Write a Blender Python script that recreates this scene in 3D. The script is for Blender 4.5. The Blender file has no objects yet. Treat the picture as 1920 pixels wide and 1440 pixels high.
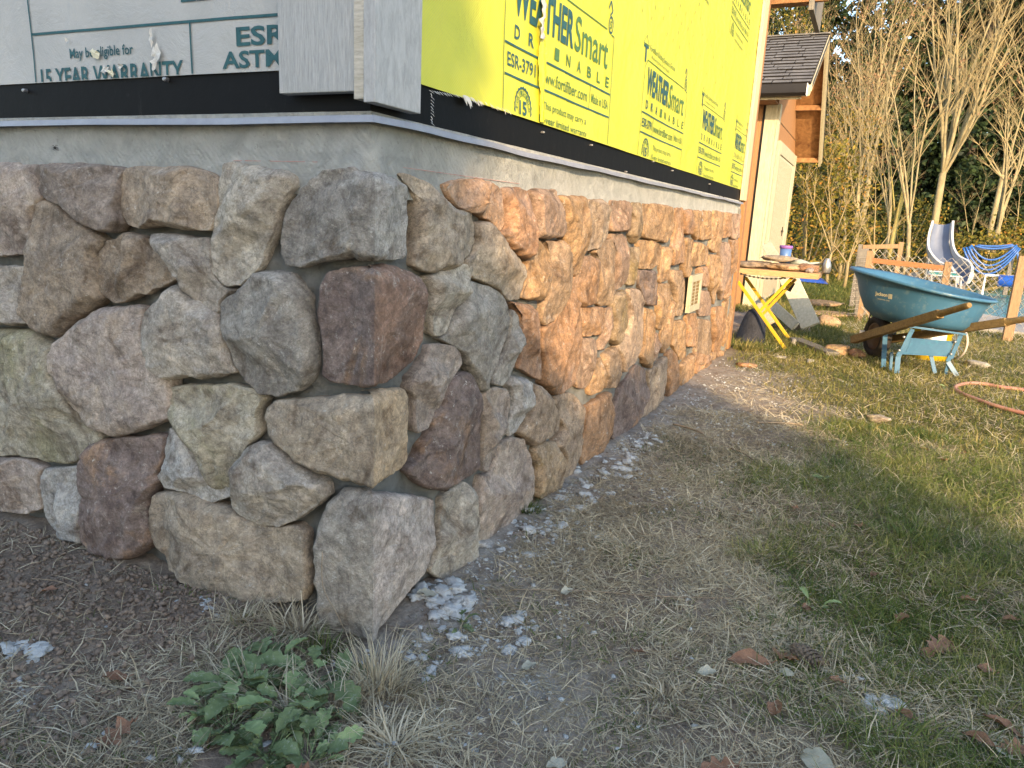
import bpy, bmesh, math, random
import numpy as np
from mathutils import Vector, Matrix, noise as mnoise

S = bpy.context.scene
COL = S.collection
random.seed(7)
RNG = np.random.default_rng(11)

# ------------------------------------------------------------------ camera
CAM = np.array([0.8587, -1.1414, 0.88])
YAW, PIT, ROL = (math.radians(a) for a in (25.4248, 13.1334, 2.8265))
FPX = 1354.0
_f = np.array([-math.sin(YAW)*math.cos(PIT), math.cos(YAW)*math.cos(PIT), -math.sin(PIT)])
_r = np.array([math.cos(YAW), math.sin(YAW), 0.0])
_u = np.cross(_r, _f)
RX = math.cos(ROL)*_r + math.sin(ROL)*_u
UX = -math.sin(ROL)*_r + math.cos(ROL)*_u
cd = bpy.data.cameras.new('camera')
cam = bpy.data.objects.new('camera', cd)
COL.objects.link(cam)
cam.matrix_world = Matrix(((RX[0], UX[0], -_f[0], CAM[0]), (RX[1], UX[1], -_f[1], CAM[1]),
                           (RX[2], UX[2], -_f[2], CAM[2]), (0, 0, 0, 1)))
cd.sensor_width = 36.0
cd.lens = FPX/1920*36.0
cd.clip_start = 0.02
cd.clip_end = 500
S.camera = cam
S.render.resolution_x, S.render.resolution_y = 1024, 768

# ------------------------------------------------------------------ light
SUN_RAY = Vector((-0.50, 0.86, -0.31)).normalized()
el = math.asin(-SUN_RAY.z)
rot = math.atan2(-SUN_RAY.x, -SUN_RAY.y)
W = bpy.data.worlds.new('World'); S.world = W; W.use_nodes = True
nt = W.node_tree
sky = nt.nodes.new('ShaderNodeTexSky'); sky.sky_type = 'NISHITA'; sky.sun_disc = False
sky.sun_elevation = el; sky.sun_rotation = rot
sky.air_density = 1.0; sky.dust_density = 1.2; sky.ozone_density = 1.2
nt.links.new(sky.outputs[0], nt.nodes['Background'].inputs[0])
nt.nodes['Background'].inputs[1].default_value = 0.15
sd = bpy.data.lights.new('sun', 'SUN'); sd.energy = 2.6; sd.angle = math.radians(0.7)
sd.color = (1.0, 0.72, 0.42)
sun = bpy.data.objects.new('sun', sd); COL.objects.link(sun)
sun.rotation_euler = SUN_RAY.to_track_quat('-Z', 'Y').to_euler()
sun.location = (5, -8, 6)
S.view_settings.view_transform = 'Standard'
S.view_settings.look = 'None'
S.view_settings.gamma = 1.0
S.view_settings.use_curve_mapping = False
S.view_settings.exposure = 1.82

# ------------------------------------------------------------------ measuring helper (photo pixel -> point on a world plane)
def at(px, py, axis, val):
    d = _f + (px-960)/FPX*RX - (py-720)/FPX*UX
    t = (val-CAM[axis])/d[axis]
    return CAM + d*t

# ------------------------------------------------------------------ noise on arrays
def _hash(ix, iy, seed):
    h = (ix.astype(np.int64)*374761393 + iy.astype(np.int64)*668265263 + seed*974711) & 0x7fffffff
    h = (h ^ (h >> 13))*1274126177 & 0x7fffffff
    return ((h ^ (h >> 16)) & 0xffff)/65535.0
def vnoise(x, y, seed=0):
    x = np.asarray(x, float); y = np.asarray(y, float)
    ix = np.floor(x); iy = np.floor(y); fx = x-ix; fy = y-iy
    fx = fx*fx*(3-2*fx); fy = fy*fy*(3-2*fy)
    a = _hash(ix, iy, seed); b = _hash(ix+1, iy, seed); c = _hash(ix, iy+1, seed); d = _hash(ix+1, iy+1, seed)
    return (a*(1-fx)+b*fx)*(1-fy) + (c*(1-fx)+d*fx)*fy
def fbm(x, y, seed=0, o=4):
    v = 0; a = .5; s = 0
    for i in range(o):
        v = v + a*vnoise(np.asarray(x)*2**i+17.3*i, np.asarray(y)*2**i-9.1*i, seed+i); s += a; a *= .5
    return v/s
def sstep(a, b, x):
    t = np.clip((np.asarray(x, float)-a)/(b-a), 0, 1)
    return t*t*(3-2*t)

# ------------------------------------------------------------------ mesh building
class MB:
    def __init__(s): s.v = []; s.f = []
    def add(s, vs, fs):
        o = len(s.v); s.v += [tuple(p) for p in vs]; s.f += [tuple(i+o for i in f) for f in fs]; return s
    def box(s, lo, hi):
        x0, y0, z0 = lo; x1, y1, z1 = hi
        return s.add([(x0,y0,z0),(x1,y0,z0),(x1,y1,z0),(x0,y1,z0),(x0,y0,z1),(x1,y0,z1),(x1,y1,z1),(x0,y1,z1)],
                     [(0,3,2,1),(4,5,6,7),(0,1,5,4),(1,2,6,5),(2,3,7,6),(3,0,4,7)])
    def obox(s, c, sz, R=None):
        R = R or Matrix.Identity(3); c = Vector(c); h = Vector(sz)/2
        vs = [c + R @ Vector((h.x*i, h.y*j, h.z*k)) for k in (-1,1) for i, j in ((-1,-1),(1,-1),(1,1),(-1,1))]
        return s.add(vs, [(0,3,2,1),(4,5,6,7),(0,1,5,4),(1,2,6,5),(2,3,7,6),(3,0,4,7)])
    def bar(s, a, b, w, h, up=(0,0,1), w2=None, h2=None):
        a = Vector(a); b = Vector(b); d = (b-a).normalized(); up = Vector(up)
        x = d.cross(up).normalized(); y = x.cross(d).normalized()
        w2 = w2 or w; h2 = h2 or h
        vs = [a + x*i*w/2 + y*j*h/2 for i, j in ((-1,-1),(1,-1),(1,1),(-1,1))] + \
             [b + x*i*w2/2 + y*j*h2/2 for i, j in ((-1,-1),(1,-1),(1,1),(-1,1))]
        return s.add(vs, [(0,1,2,3),(7,6,5,4),(0,4,5,1),(1,5,6,2),(2,6,7,3),(3,7,4,0)])
    def tube(s, pts, r, n=8, cap=True):
        pts = [Vector(p) for p in pts]; m = len(pts)
        rs = list(r) if hasattr(r, '__len__') else [r]*m
        vs = []; prev = None
        for i, p in enumerate(pts):
            t = (pts[min(i+1, m-1)]-pts[max(i-1, 0)])
            t = t.normalized() if t.length > 1e-9 else Vector((0,0,1))
            if prev is None:
                a = Vector((0,0,1)) if abs(t.z) < .9 else Vector((1,0,0))
                x = t.cross(a).normalized()
            else:
                x = (prev - t*prev.dot(t)); x = x.normalized() if x.length > 1e-6 else t.orthogonal().normalized()
            prev = x; y = t.cross(x)
            for k in range(n):
                q = 2*math.pi*k/n
                vs.append(p + (x*math.cos(q)+y*math.sin(q))*rs[i])
        fs = [(i*n+k, i*n+(k+1)%n, (i+1)*n+(k+1)%n, (i+1)*n+k) for i in range(m-1) for k in range(n)]
        if cap: fs += [tuple(range(n-1, -1, -1)), tuple((m-1)*n+k for k in range(n))]
        return s.add(vs, fs)
    def lathe(s, prof, n=24, c=(0,0,0), M=None):
        M = M or Matrix.Identity(3); c = Vector(c); vs = []
        for r, z in prof:
            for k in range(n):
                q = 2*math.pi*k/n; vs.append(c + M @ Vector((r*math.cos(q), r*math.sin(q), z)))
        fs = [(i*n+k, i*n+(k+1)%n, (i+1)*n+(k+1)%n, (i+1)*n+k) for i in range(len(prof)-1) for k in range(n)]
        return s.add(vs, fs)
    def prism(s, poly, vec):
        n = len(poly); vec = Vector(vec)
        vs = [Vector(p) for p in poly] + [Vector(p)+vec for p in poly]
        return s.add(vs, [tuple(range(n-1,-1,-1)), tuple(range(n, 2*n))] + [(i,(i+1)%n,(i+1)%n+n,i+n) for i in range(n)])
    def mesh(s, name, off=(0,0,0), smooth=False):
        me = bpy.data.meshes.new(name)
        o = Vector(off)
        me.from_pydata([Vector(p)-o for p in s.v], [], s.f)
        me.validate(); me.update()
        if smooth: me.polygons.foreach_set('use_smooth', [True]*len(me.polygons))
        return me

def np_mesh(name, v, q=None, t=None, smooth=False, attrs=None):
    me = bpy.data.meshes.new(name)
    v = np.asarray(v, np.float32).reshape(-1, 3)
    q = np.zeros((0,4), np.int32) if q is None else np.asarray(q, np.int32)
    t = np.zeros((0,3), np.int32) if t is None else np.asarray(t, np.int32)
    me.vertices.add(len(v)); me.vertices.foreach_set('co', v.ravel())
    nl = len(q)*4+len(t)*3
    me.loops.add(nl); me.loops.foreach_set('vertex_index', np.concatenate([q.ravel(), t.ravel()]).astype(np.int32))
    me.polygons.add(len(q)+len(t))
    st = np.concatenate([np.arange(len(q))*4, len(q)*4+np.arange(len(t))*3]).astype(np.int32)
    me.polygons.foreach_set('loop_start', st)
    if smooth: me.polygons.foreach_set('use_smooth', np.ones(len(q)+len(t), bool))
    me.update(calc_edges=True)
    for k, a in (attrs or {}).items():
        at_ = me.attributes.new(k, 'FLOAT', 'POINT'); at_.data.foreach_set('value', np.asarray(a, np.float32))
    return me

def link(name, me, mat, parent=None, **pr):
    o = bpy.data.objects.new(name, me); COL.objects.link(o)
    if mat is not None and me is not None and not me.materials: me.materials.append(mat)
    if parent is not None: o.parent = parent
    for k, v in pr.items(): o[k] = v
    return o
def bevel(o, w, seg=2):
    m = o.modifiers.new('bevel', 'BEVEL'); m.width = w; m.segments = seg; m.limit_method = 'ANGLE'; m.angle_limit = math.radians(35)
    m.harden_normals = False
    return o
def thing(name, label, cat, loc=(0,0,0), rz=0, group=None):
    o = bpy.data.objects.new(name, None); COL.objects.link(o); o.empty_display_size = .1
    o.location = loc; o.rotation_euler = (0,0,rz); o['label'] = label; o['category'] = cat
    if group: o['group'] = group
    return o
def tag(o, label, cat, group=None):
    o['label'] = label; o['category'] = cat
    if group: o['group'] = group
    return o
def part(name, mb, mat, root, bev=0, smooth=False, **pr):
    """mb holds world coordinates; the part is stored relative to its top-level thing (unrotated roots only)"""
    base = root
    off = Vector((0,0,0))
    while base is not None:
        off += base.location; base = base.parent
    o = link(name, mb.mesh(name, off, smooth), mat, root, **pr)
    if bev: bevel(o, bev)
    return o
def solo(name, mb, mat, label, cat, loc, group=None, bev=0, smooth=False):
    o = link(name, mb.mesh(name, loc, smooth), mat); o.location = loc
    if bev: bevel(o, bev)
    return tag(o, label, cat, group)

# ------------------------------------------------------------------ materials
class NT:
    def __init__(s, name):
        s.m = bpy.data.materials.new(name); s.m.use_nodes = True; s.t = s.m.node_tree
        s.b = s.t.nodes['Principled BSDF']
    def n(s, typ, **kw):
        nd = s.t.nodes.new('ShaderNode'+typ)
        for k, v in kw.items():
            if k in nd.inputs.keys():
                nd.inputs[k].default_value = v
            else: setattr(nd, k, v)
        return nd
    def l(s, a, b): s.t.links.new(a, b)
    def noise(s, vec, scale, detail=5, rough=.6, dist=0):
        nd = s.n('TexNoise', Scale=scale, Detail=detail, Roughness=rough, Distortion=dist)
        if vec is not None: s.l(vec, nd.inputs['Vector'])
        return nd.outputs['Fac']
    def ramp(s, fac, pts):
        r = s.n('ValToRGB'); e = r.color_ramp.elements
        while len(e) < len(pts): e.new(.5)
        for i, (p, c) in enumerate(pts):
            e[i].position = p; e[i].color = (c, c, c, 1) if not hasattr(c, '__len__') else (*c, 1)
        s.l(fac, r.inputs[0]); return r.outputs['Color']
    def mix(s, fac, a, b, mode='MIX'):
        m = s.n('MixRGB', blend_type=mode)
        for i, x in enumerate((fac, a, b)):
            if hasattr(x, 'is_linked') or isinstance(x, bpy.types.NodeSocket): s.l(x, m.inputs[i])
            elif i == 0: m.inputs[0].default_value = x
            else: m.inputs[i].default_value = (*x, 1) if hasattr(x, '__len__') else (x, x, x, 1)
        return m.outputs['Color']
    def bump(s, h, strength=.5, dist=.01, prev=None):
        b = s.n('Bump', Strength=strength, Distance=dist); s.l(h, b.inputs['Height'])
        if prev is not None: s.l(prev, b.inputs['Normal'])
        return b.outputs['Normal']
    def pos(s): return s.n('NewGeometry').outputs['Position']
    def obj(s): return s.n('TexCoord').outputs['Object']
    def scaled(s, vec, sc):
        m = s.n('Mapping'); m.inputs['Scale'].default_value = sc; s.l(vec, m.inputs['Vector']); return m.outputs[0]
    def done(s, col=None, rough=.8, nrm=None, spec=None, metal=None):
        if col is not None:
            if isinstance(col, bpy.types.NodeSocket): s.l(col, s.b.inputs['Base Color'])
            else: s.b.inputs['Base Color'].default_value = (*col, 1)
        if isinstance(rough, bpy.types.NodeSocket): s.l(rough, s.b.inputs['Roughness'])
        else: s.b.inputs['Roughness'].default_value = rough
        if nrm is not None: s.l(nrm, s.b.inputs['Normal'])
        if spec is not None: s.b.inputs['Specular IOR Level'].default_value = spec
        if metal is not None: s.b.inputs['Metallic'].default_value = metal
        return s.m

def m_mottle(name, c1, c2, scale=8, rough=.8, bump=.3, bscale=60, bdist=.004, c3=None, sc=None, spec=.3, metal=None, space='pos'):
    k = NT(name); v = k.pos() if space == 'pos' else k.obj()
    if sc: v = k.scaled(v, sc)
    f = k.ramp(k.noise(v, scale, 6, .65), [(.32, 0), (.68, 1)])
    c = k.mix(f, c1, c2)
    if c3: c = k.mix(k.ramp(k.noise(v, scale*3.1, 5, .7), [(.55, 0), (.72, 1)]), c, c3)
    nb = k.bump(k.noise(v, bscale, 6, .7), bump, bdist)
    return k.done(c, rough, nb, spec, metal)

M = {}
def build_materials():
    # stone : three tones come from each stone's own properties
    k = NT('field_stone'); p = k.pos()
    oi = k.n('ObjectInfo')
    a1 = k.n('Attribute', attribute_type='OBJECT', attribute_name='tone_a').outputs['Color']
    a2 = k.n('Attribute', attribute_type='OBJECT', attribute_name='tone_b').outputs['Color']
    a3 = k.n('Attribute', attribute_type='OBJECT', attribute_name='tone_c').outputs['Color']
    add = k.n('VectorMath', operation='MULTIPLY_ADD'); k.l(oi.outputs['Random'], add.inputs[0])
    add.inputs[1].default_value = (7, 13, 5); k.l(p, add.inputs[2]); v = add.outputs[0]
    f1 = k.ramp(k.noise(v, 7.5, 7, .68, .9), [(.42, 0), (.58, 1)])
    c = k.mix(f1, a1, a2)
    f2 = k.ramp(k.noise(v, 4.1, 5, .7, .9), [(.52, 0), (.66, .9)])
    c = k.mix(f2, c, a3)
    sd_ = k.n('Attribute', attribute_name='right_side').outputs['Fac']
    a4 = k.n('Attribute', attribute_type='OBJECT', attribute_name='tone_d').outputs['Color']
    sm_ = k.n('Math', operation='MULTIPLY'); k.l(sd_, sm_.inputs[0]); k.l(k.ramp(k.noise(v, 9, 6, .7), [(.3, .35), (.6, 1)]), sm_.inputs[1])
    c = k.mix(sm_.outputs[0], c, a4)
    f3 = k.ramp(k.noise(v, 38, 6, .75, .3), [(.3, .50), (.5, .98), (.7, 1.45)])
    c = k.mix(.85, c, f3, 'MULTIPLY')
    f5 = k.ramp(k.noise(v, 170, 3, .7), [(.30, .68), (.5, 1.0), (.70, 1.28)])
    c = k.mix(.75, c, f5, 'MULTIPLY')
    # cement dust smears and lichen-pale scuffs
    f4 = k.ramp(k.noise(v, 17, 7, .82, .5), [(.58, 0), (.74, .62)])
    c = k.mix(f4, c, (.56, .545, .50))
    f6 = k.ramp(k.noise(v, 62, 5, .85), [(.60, 0), (.68, .8)])
    c = k.mix(f6, c, (.58, .56, .51))
    st_ = k.n('TexNoise', Scale=5.2, Detail=8, Roughness=.72, Distortion=2.2); k.l(v, st_.inputs['Vector'])
    c = k.mix(.9, c, k.ramp(st_.outputs['Fac'], [(.34, (.42, .36, .32)), (.46, (.93, .91, .89)), (.60, (1.26, 1.24, 1.2))]), 'MULTIPLY')
    vn = k.n('TexNoise', Scale=9, Detail=6, Roughness=.65, Distortion=3.0); k.l(v, vn.inputs['Vector'])
    c = k.mix(k.ramp(vn.outputs['Fac'], [(.485, 0), (.50, .55), (.515, 0)]), c, (.10, .085, .07))
    f7 = k.ramp(k.noise(v, 55, 5, .8, .4), [(.27, .75), (.36, 0)])
    c = k.mix(f7, c, (.05, .043, .036))
    h1 = k.noise(k.scaled(v, (1, 1, 1.5)), 24, 9, .68, .5)
    h2 = k.noise(v, 120, 7, .75)
    n1 = k.bump(h1, .9, .010); n2 = k.bump(h2, .75, .0045, n1)
    M['stone'] = k.done(c, .87, n2, .25)
    # mortar
    k = NT('mortar'); p = k.pos()
    c = k.mix(k.ramp(k.noise(p, 9, 6), [(.35, 0), (.65, 1)]), (.15, .155, .145), (.27, .27, .25))
    c = k.mix(k.ramp(k.noise(p, 45, 5), [(.6, 0), (.7, .6)]), c, (.15, .14, .125))
    n = k.bump(k.noise(p, 50, 8, .75), .9, .012)
    M['mortar'] = k.done(c, .92, k.bump(k.noise(p, 160, 6, .8), 1.0, .006, n), .2)
    # stucco scratch coat band: trowel streaks and faint lath lozenges
    k = NT('stucco'); p = k.pos()
    c = k.mix(k.ramp(k.noise(p, 5, 6), [(.3, 0), (.7, 1)]), (.40, .405, .375), (.50, .495, .45))
    c = k.mix(k.ramp(k.noise(p, 70, 6, .8), [(.60, 0), (.68, .6)]), c, (.2, .19, .17))
    c = k.mix(.8, c, k.ramp(k.noise(p, 11, 8, .75, 1.0), [(.32, .72), (.6, 1.12)]), 'MULTIPLY')
    w = k.n('TexWave', Scale=42, Distortion=3.5, Detail=3); w.bands_direction = 'DIAGONAL'; k.l(p, w.inputs['Vector'])
    h = k.noise(p, 30, 9, .75, 1.6)
    n = k.bump(h, 1.0, .016); n = k.bump(w.outputs['Fac'], .3, .003, n); n = k.bump(k.noise(p, 210, 4, .7), .35, .002, n)
    M['stucco'] = k.done(c, .9, n, .2)
    # house wraps
    k = NT('grey_housewrap'); p = k.pos()
    c = k.mix(k.ramp(k.noise(p, 4, 6, .65), [(.3, 0), (.7, 1)]), (.36, .36, .345), (.45, .445, .42))
    c = k.mix(k.ramp(k.noise(p, 28, 6, .8, .6), [(.63, 0), (.72, .55)]), c, (.36, .33, .28))
    c = k.mix(k.ramp(k.noise(p, 2.2, 3, .5), [(.6, 0), (.75, .4)]), c, (.42, .39, .33))
    M['wrap_grey'] = k.done(c, .6, k.bump(k.noise(p, 9, 7, .7, .5), .5, .012), .4)
    k = NT('yellow_housewrap'); p = k.pos()
    c = k.mix(k.ramp(k.noise(p, 3, 5, .6), [(.3, 0), (.7, 1)]), (.53, .54, .030), (.65, .62, .045))
    w = k.n('TexWave', Scale=95, Distortion=.25, Detail=1); w.bands_direction = 'DIAGONAL'
    k.l(k.scaled(p, (1, .9, -1)), w.inputs['Vector'])
    c = k.mix(k.ramp(w.outputs['Fac'], [(.35, .20), (.75, 0)]), c, (.38, .46, .09))
    c = k.mix(k.ramp(k.noise(k.scaled(p, (1, 1, .35)), 16, 6, .8), [(.62, 0), (.75, .35)]), c, (.42, .33, .04))
    n = k.bump(k.noise(p, 5, 5, .5, .6), .45, .03); n = k.bump(w.outputs['Fac'], .35, .0012, n)
    n = k.bump(k.noise(k.scaled(p, (1, 1, .3)), 22, 5, .6), .22, .006, n)
    M['wrap_yellow'] = k.done(c, .42, n, .5)
    M['ink'] = m_mottle('dark_print_ink', (.018, .075, .085), (.03, .11, .12), 60, .6, .1, 90)
    M['ink_green'] = m_mottle('green_print_ink', (.05, .13, .06), (.09, .19, .05), 80, .55, .1, 90)
    k = NT('black_flashing'); p = k.pos()
    c = k.mix(k.ramp(k.noise(p, 30, 6, .8), [(.62, 0), (.72, .35)]), (.006, .006, .0065), (.05, .05, .05))
    c = k.mix(k.ramp(k.noise(k.scaled(p, (5, 5, .8)), 9, 6, .8), [(.62, 0), (.78, .3)]), c, (.10, .095, .085))
    M['black'] = k.done(c, .6, k.bump(k.noise(p, 14, 5, .6), .3, .006), .12)
    k = NT('galvanised_flashing'); p = k.pos()
    c = k.mix(k.ramp(k.noise(p, 18, 6, .7), [(.3, 0), (.7, 1)]), (.26, .26, .285), (.36, .36, .385))
    M['flash'] = k.done(c, .5, k.bump(k.noise(p, 12, 4, .6), .3, .006), .5, .35)
    def wood(name, c1, c2, sc, rough=.75, dens=1.0, bd=.002, knots=True):
        k = NT(name); p = k.pos(); v = k.scaled(p, sc)
        g = k.noise(v, 14*dens, 7, .7, 1.4)
        c = k.mix(k.ramp(g, [(.3, 0), (.7, 1)]), c1, c2)
        g2 = k.noise(v, 55*dens, 5, .75, .4)
        c = k.mix(.6, c, k.ramp(g2, [(.3, .6), (.6, 1.15)]), 'MULTIPLY')
        return k.done(c, rough, k.bump(g2, .6, bd, k.bump(g, .5, bd*1.5)), .3)
    M['primed'] = wood('primed_board', (.34, .345, .335), (.45, .45, .435), (6, 6, .5))
    M['primed_smooth'] = wood('primed_board_face', (.38, .385, .38), (.46, .46, .45), (2, 2, .6), dens=.7)
    M['raw'] = wood('raw_board', (.50, .38, .22), (.62, .50, .32), (2, 2, .25))
    M['board_edge'] = wood('plywood_edge', (.42, .38, .30), (.56, .52, .44), (.6, .6, 4), dens=1.2)
    M['brown'] = wood('brown_siding', (.29, .145, .06), (.35, .18, .08), (6, 6, .4), dens=.8)
    M['cream'] = wood('cream_trim', (.38, .34, .225), (.46, .41, .285), (3, 3, .4), dens=.6, bd=.001)
    M['cream_flat'] = wood('cream_plastic', (.47, .42, .30), (.53, .475, .35), (3, 3, 3), dens=.3, bd=.0005)
    M['ply'] = wood('plywood_soffit', (.13, .055, .02), (.36, .19, .075), (.8, .8, .8), dens=.6)
    M['oldwood'] = wood('weathered_handle', (.13, .085, .035), (.29, .19, .075), (3, 1.2, 3))
    M['greywood'] = wood('grey_post', (.12, .11, .095), (.22, .20, .17), (6, 6, .6))
    M['plank'] = wood('table_plank', (.38, .22, .10), (.52, .33, .16), (.6, 4, 4))
    M['orangewood'] = wood('stained_rail', (.27, .115, .045), (.35, .16, .07), (.8, 4, 4))
    M['postwood'] = wood('fence_post', (.22, .14, .075), (.33, .215, .12), (5, 5, .5))
    M['shingle'] = m_mottle('asphalt_shingle', (.085, .083, .08), (.15, .145, .14), 7, .9, .6, 160, .003, (.2, .19, .18))
    M['gutter'] = m_mottle('dark_gutter', (.012, .010, .009), (.02, .017, .014), 4, .35, .1, 30)
    # ground
    k = NT('ground_soil'); p = k.pos()
    sep = k.n('SeparateXYZ'); k.l(p, sep.inputs[0])
    n1 = k.noise(p, 3.1, 6, .65, .5); n2 = k.noise(p, 22, 7, .75); n3 = k.noise(p, 110, 5, .75)
    c = k.mix(k.ramp(n1, [(.35, 0), (.65, 1)]), (.235, .18, .135), (.35, .29, .225))
    gm = k.n('Attribute', attribute_name='lawn').outputs['Fac']
    c = k.mix(gm, c, k.mix(k.ramp(n2, [(.35, 0), (.65, 1)]), (.085, .085, .03), (.16, .14, .055)))
    du = k.n('Attribute', attribute_name='dust').outputs['Fac']
    m = k.n('Math', operation='MULTIPLY'); k.l(du, m.inputs[0]); k.l(k.ramp(k.noise(p, 13, 7, .8, .4), [(.38, 0), (.58, 1)]), m.inputs[1])
    c = k.mix(m.outputs[0], c, (.40, .375, .33))
    c = k.mix(.8, c, k.ramp(n2, [(.28, .55), (.65, 1.25)]), 'MULTIPLY')
    c = k.mix(.7, c, k.ramp(n3, [(.3, .55), (.7, 1.3)]), 'MULTIPLY')
    n = k.bump(n2, .7, .02); n = k.bump(n3, .8, .006, n); n = k.bump(k.noise(p, 420, 3, .7), .5, .002, n)
    M['ground'] = k.done(c, .95, n, .15)
    M['clod'] = m_mottle('soil_clod', (.18, .13, .095), (.31, .24, .18), 30, .95, .8, 140, .004)
    M['mortarlump'] = m_mottle('dried_mortar', (.46, .47, .46), (.60, .61, .59), 30, .9, .9, 160, .006, (.40, .39, .35))
    def blade(name, cols, rough=.6, trans=.25):
        k = NT(name)
        f = k.n('Attribute', attribute_name='tint').outputs['Fac']
        c = k.ramp(f, [(i/(len(cols)-1), q) for i, q in enumerate(cols)])
        m = k.done(c, rough, None, .25)
        if trans:
            tr = k.n('BsdfTranslucent'); k.l(c, tr.inputs[0]); mx = k.n('MixShader'); mx.inputs[0].default_value = trans
            k.l(k.b.outputs[0], mx.inputs[1]); k.l(tr.outputs[0], mx.inputs[2])
            k.l(mx.outputs[0], k.t.nodes['Material Output'].inputs[0])
        return m
    M['straw'] = blade('dry_straw', [(.16, .13, .09), (.36, .30, .20), (.52, .45, .31), (.66, .59, .44)])
    M['grass'] = blade('green_grass', [(.06, .10, .022), (.12, .17, .04), (.22, .24, .07), (.42, .37, .16)], .5, .35)
    M['lawnfar'] = blade('sunlit_lawn', [(.06, .09, .02), (.13, .15, .035), (.26, .23, .07), (.42, .34, .14)], .6, .35)
    M['weed'] = m_mottle('weed_leaf', (.095, .135, .055), (.16, .205, .095), 40, .6, .6, 60, .004, (.28, .30, .22), spec=.2)
    M['weed_pale'] = m_mottle('weed_leaf_pale', (.19, .26, .10), (.27, .34, .16), 40, .5, .5, 60, .004)
    M['deadleaf'] = m_mottle('dead_leaf', (.20, .10, .058), (.29, .165, .10), 50, .65, .7, 120, .004, (.17, .07, .035))
    M['deadleaf_pale'] = m_mottle('pale_leaf', (.34, .32, .24), (.44, .42, .33), 50, .65, .5, 120, .004)
    M['cone'] = m_mottle('cone_scale', (.10, .075, .055), (.19, .15, .115), 80, .8, .5, 150, .002)
    M['twig'] = m_mottle('dry_twig', (.20, .15, .10), (.33, .26, .18), 40, .8, .4, 90, .002)
    M['conifer'] = blade('conifer_needles', [(.008, .016, .006), (.018, .034, .011), (.035, .055, .016), (.06, .075, .02)], .6, .15)
    M['shrub'] = blade('autumn_shrub', [(.045, .055, .012), (.14, .13, .02), (.30, .22, .035), (.42, .20, .04)], .6, .35)
    M['buds'] = blade('red_buds', [(.15, .085, .045), (.22, .13, .07), (.28, .19, .10)], .6, .2)
    k = NT('alder_bark'); p = k.pos()
    c = k.mix(k.ramp(k.noise(k.scaled(p, (1, 1, .6)), 9, 6, .7), [(.35, 0), (.65, 1)]), (.19, .155, .08), (.31, .26, .15))
    c = k.mix(k.ramp(k.noise(k.scaled(p, (1, 1, 2.5)), 14, 5, .8), [(.60, 0), (.68, .8)]), c, (.12, .10, .07))
    M['bark'] = k.done(c, .8, k.bump(k.noise(p, 30, 5), .4, .01), .2)
    M['branch'] = m_mottle('bare_branch', (.20, .155, .075), (.31, .245, .125), 2.5, .8, .2, 30, .005)
    M['darkbark'] = m_mottle('dark_bark', (.045, .035, .026), (.085, .066, .05), 5, .9, .6, 30, .02)
    M['mossy'] = m_mottle('mossy_bark', (.22, .20, .05), (.34, .27, .12), 5, .9, .5, 30, .02)
    # barrow and yard things
    M['tray'] = m_mottle('blue_tray_paint', (.036, .115, .20), (.05, .14, .235), 7, .45, .12, 40, .002, (.12, .19, .23), spec=.5)
    M['steelblue'] = m_mottle('blue_steel', (.035, .105, .18), (.06, .14, .225), 12, .45, .15, 60, .002, (.05, .17, .25), spec=.5)
    M['zinc'] = m_mottle('zinc', (.28, .28, .28), (.4, .4, .4), 30, .35, .1, 60, metal=.7)
    M['rubber'] = m_mottle('tyre_rubber', (.022, .02, .018), (.045, .038, .032), 14, .85, .3, 80)
    M['yellow'] = m_mottle('yellow_paint', (.48, .30, .015), (.56, .36, .02), 12, .4, .1, 50, c3=(.30, .22, .04), spec=.5)
    M['bucketyellow'] = m_mottle('yellow_plastic', (.70, .48, .01), (.74, .52, .015), 5, .4, .05, 50, spec=.5)
    M['white'] = m_mottle('white_plastic', (.66, .66, .64), (.74, .74, .72), 5, .5, .08, 40)
    M['bucketblue'] = m_mottle('blue_bucket', (.07, .14, .34), (.09, .18, .38), 8, .4, .05, 50, spec=.5)
    M['purple'] = m_mottle('purple_rim', (.20, .09, .30), (.24, .11, .35), 8, .4, .05, 50)
    M['tarp'] = m_mottle('blue_tarp', (.02, .09, .46), (.03, .13, .55), 8, .35, .3, 30, spec=.5)
    M['hose_blue'] = m_mottle('blue_hose', (.02, .08, .29), (.03, .12, .36), 8, .4, .05, 50, spec=.5)
    M['hose_red'] = m_mottle('red_hose', (.34, .15, .11), (.44, .24, .18), 10, .6, .2, 60)
    M['darkcloth'] = m_mottle('dark_tarp_bag', (.016, .018, .026), (.035, .037, .048), 14, .7, .7, 40, .02)
    M['chain'] = m_mottle('dark_chain', (.03, .028, .025), (.06, .055, .05), 30, .5, .2, 60, metal=.5)
    M['wire'] = m_mottle('galvanised_wire', (.36, .33, .28), (.46, .43, .37), 30, .5, .1, 60)
    M['slide'] = m_mottle('slide_plastic', (.36, .38, .41), (.46, .48, .50), 2.5, .4, .05, 30, spec=.5)
    M['slide_blue'] = m_mottle('slide_bed', (.08, .10, .16), (.12, .15, .22), 3, .4, .05, 30, spec=.5)
    M['green'] = m_mottle('green_webbing', (.03, .26, .20), (.045, .32, .26), 12, .6, .2, 60)
    M['deck'] = m_mottle('pool_deck_concrete', (.30, .28, .25), (.40, .37, .33), 3, .9, .3, 60)
    k = NT('pool_water'); p = k.pos()
    c = k.mix(k.ramp(k.noise(k.scaled(p, (1, 1.6, 1)), 3, 5, .6, 1.0), [(.35, 0), (.65, 1)]), (.05, .30, .40), (.12, .42, .52))
    k.b.inputs['Specular IOR Level'].default_value = .5
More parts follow.
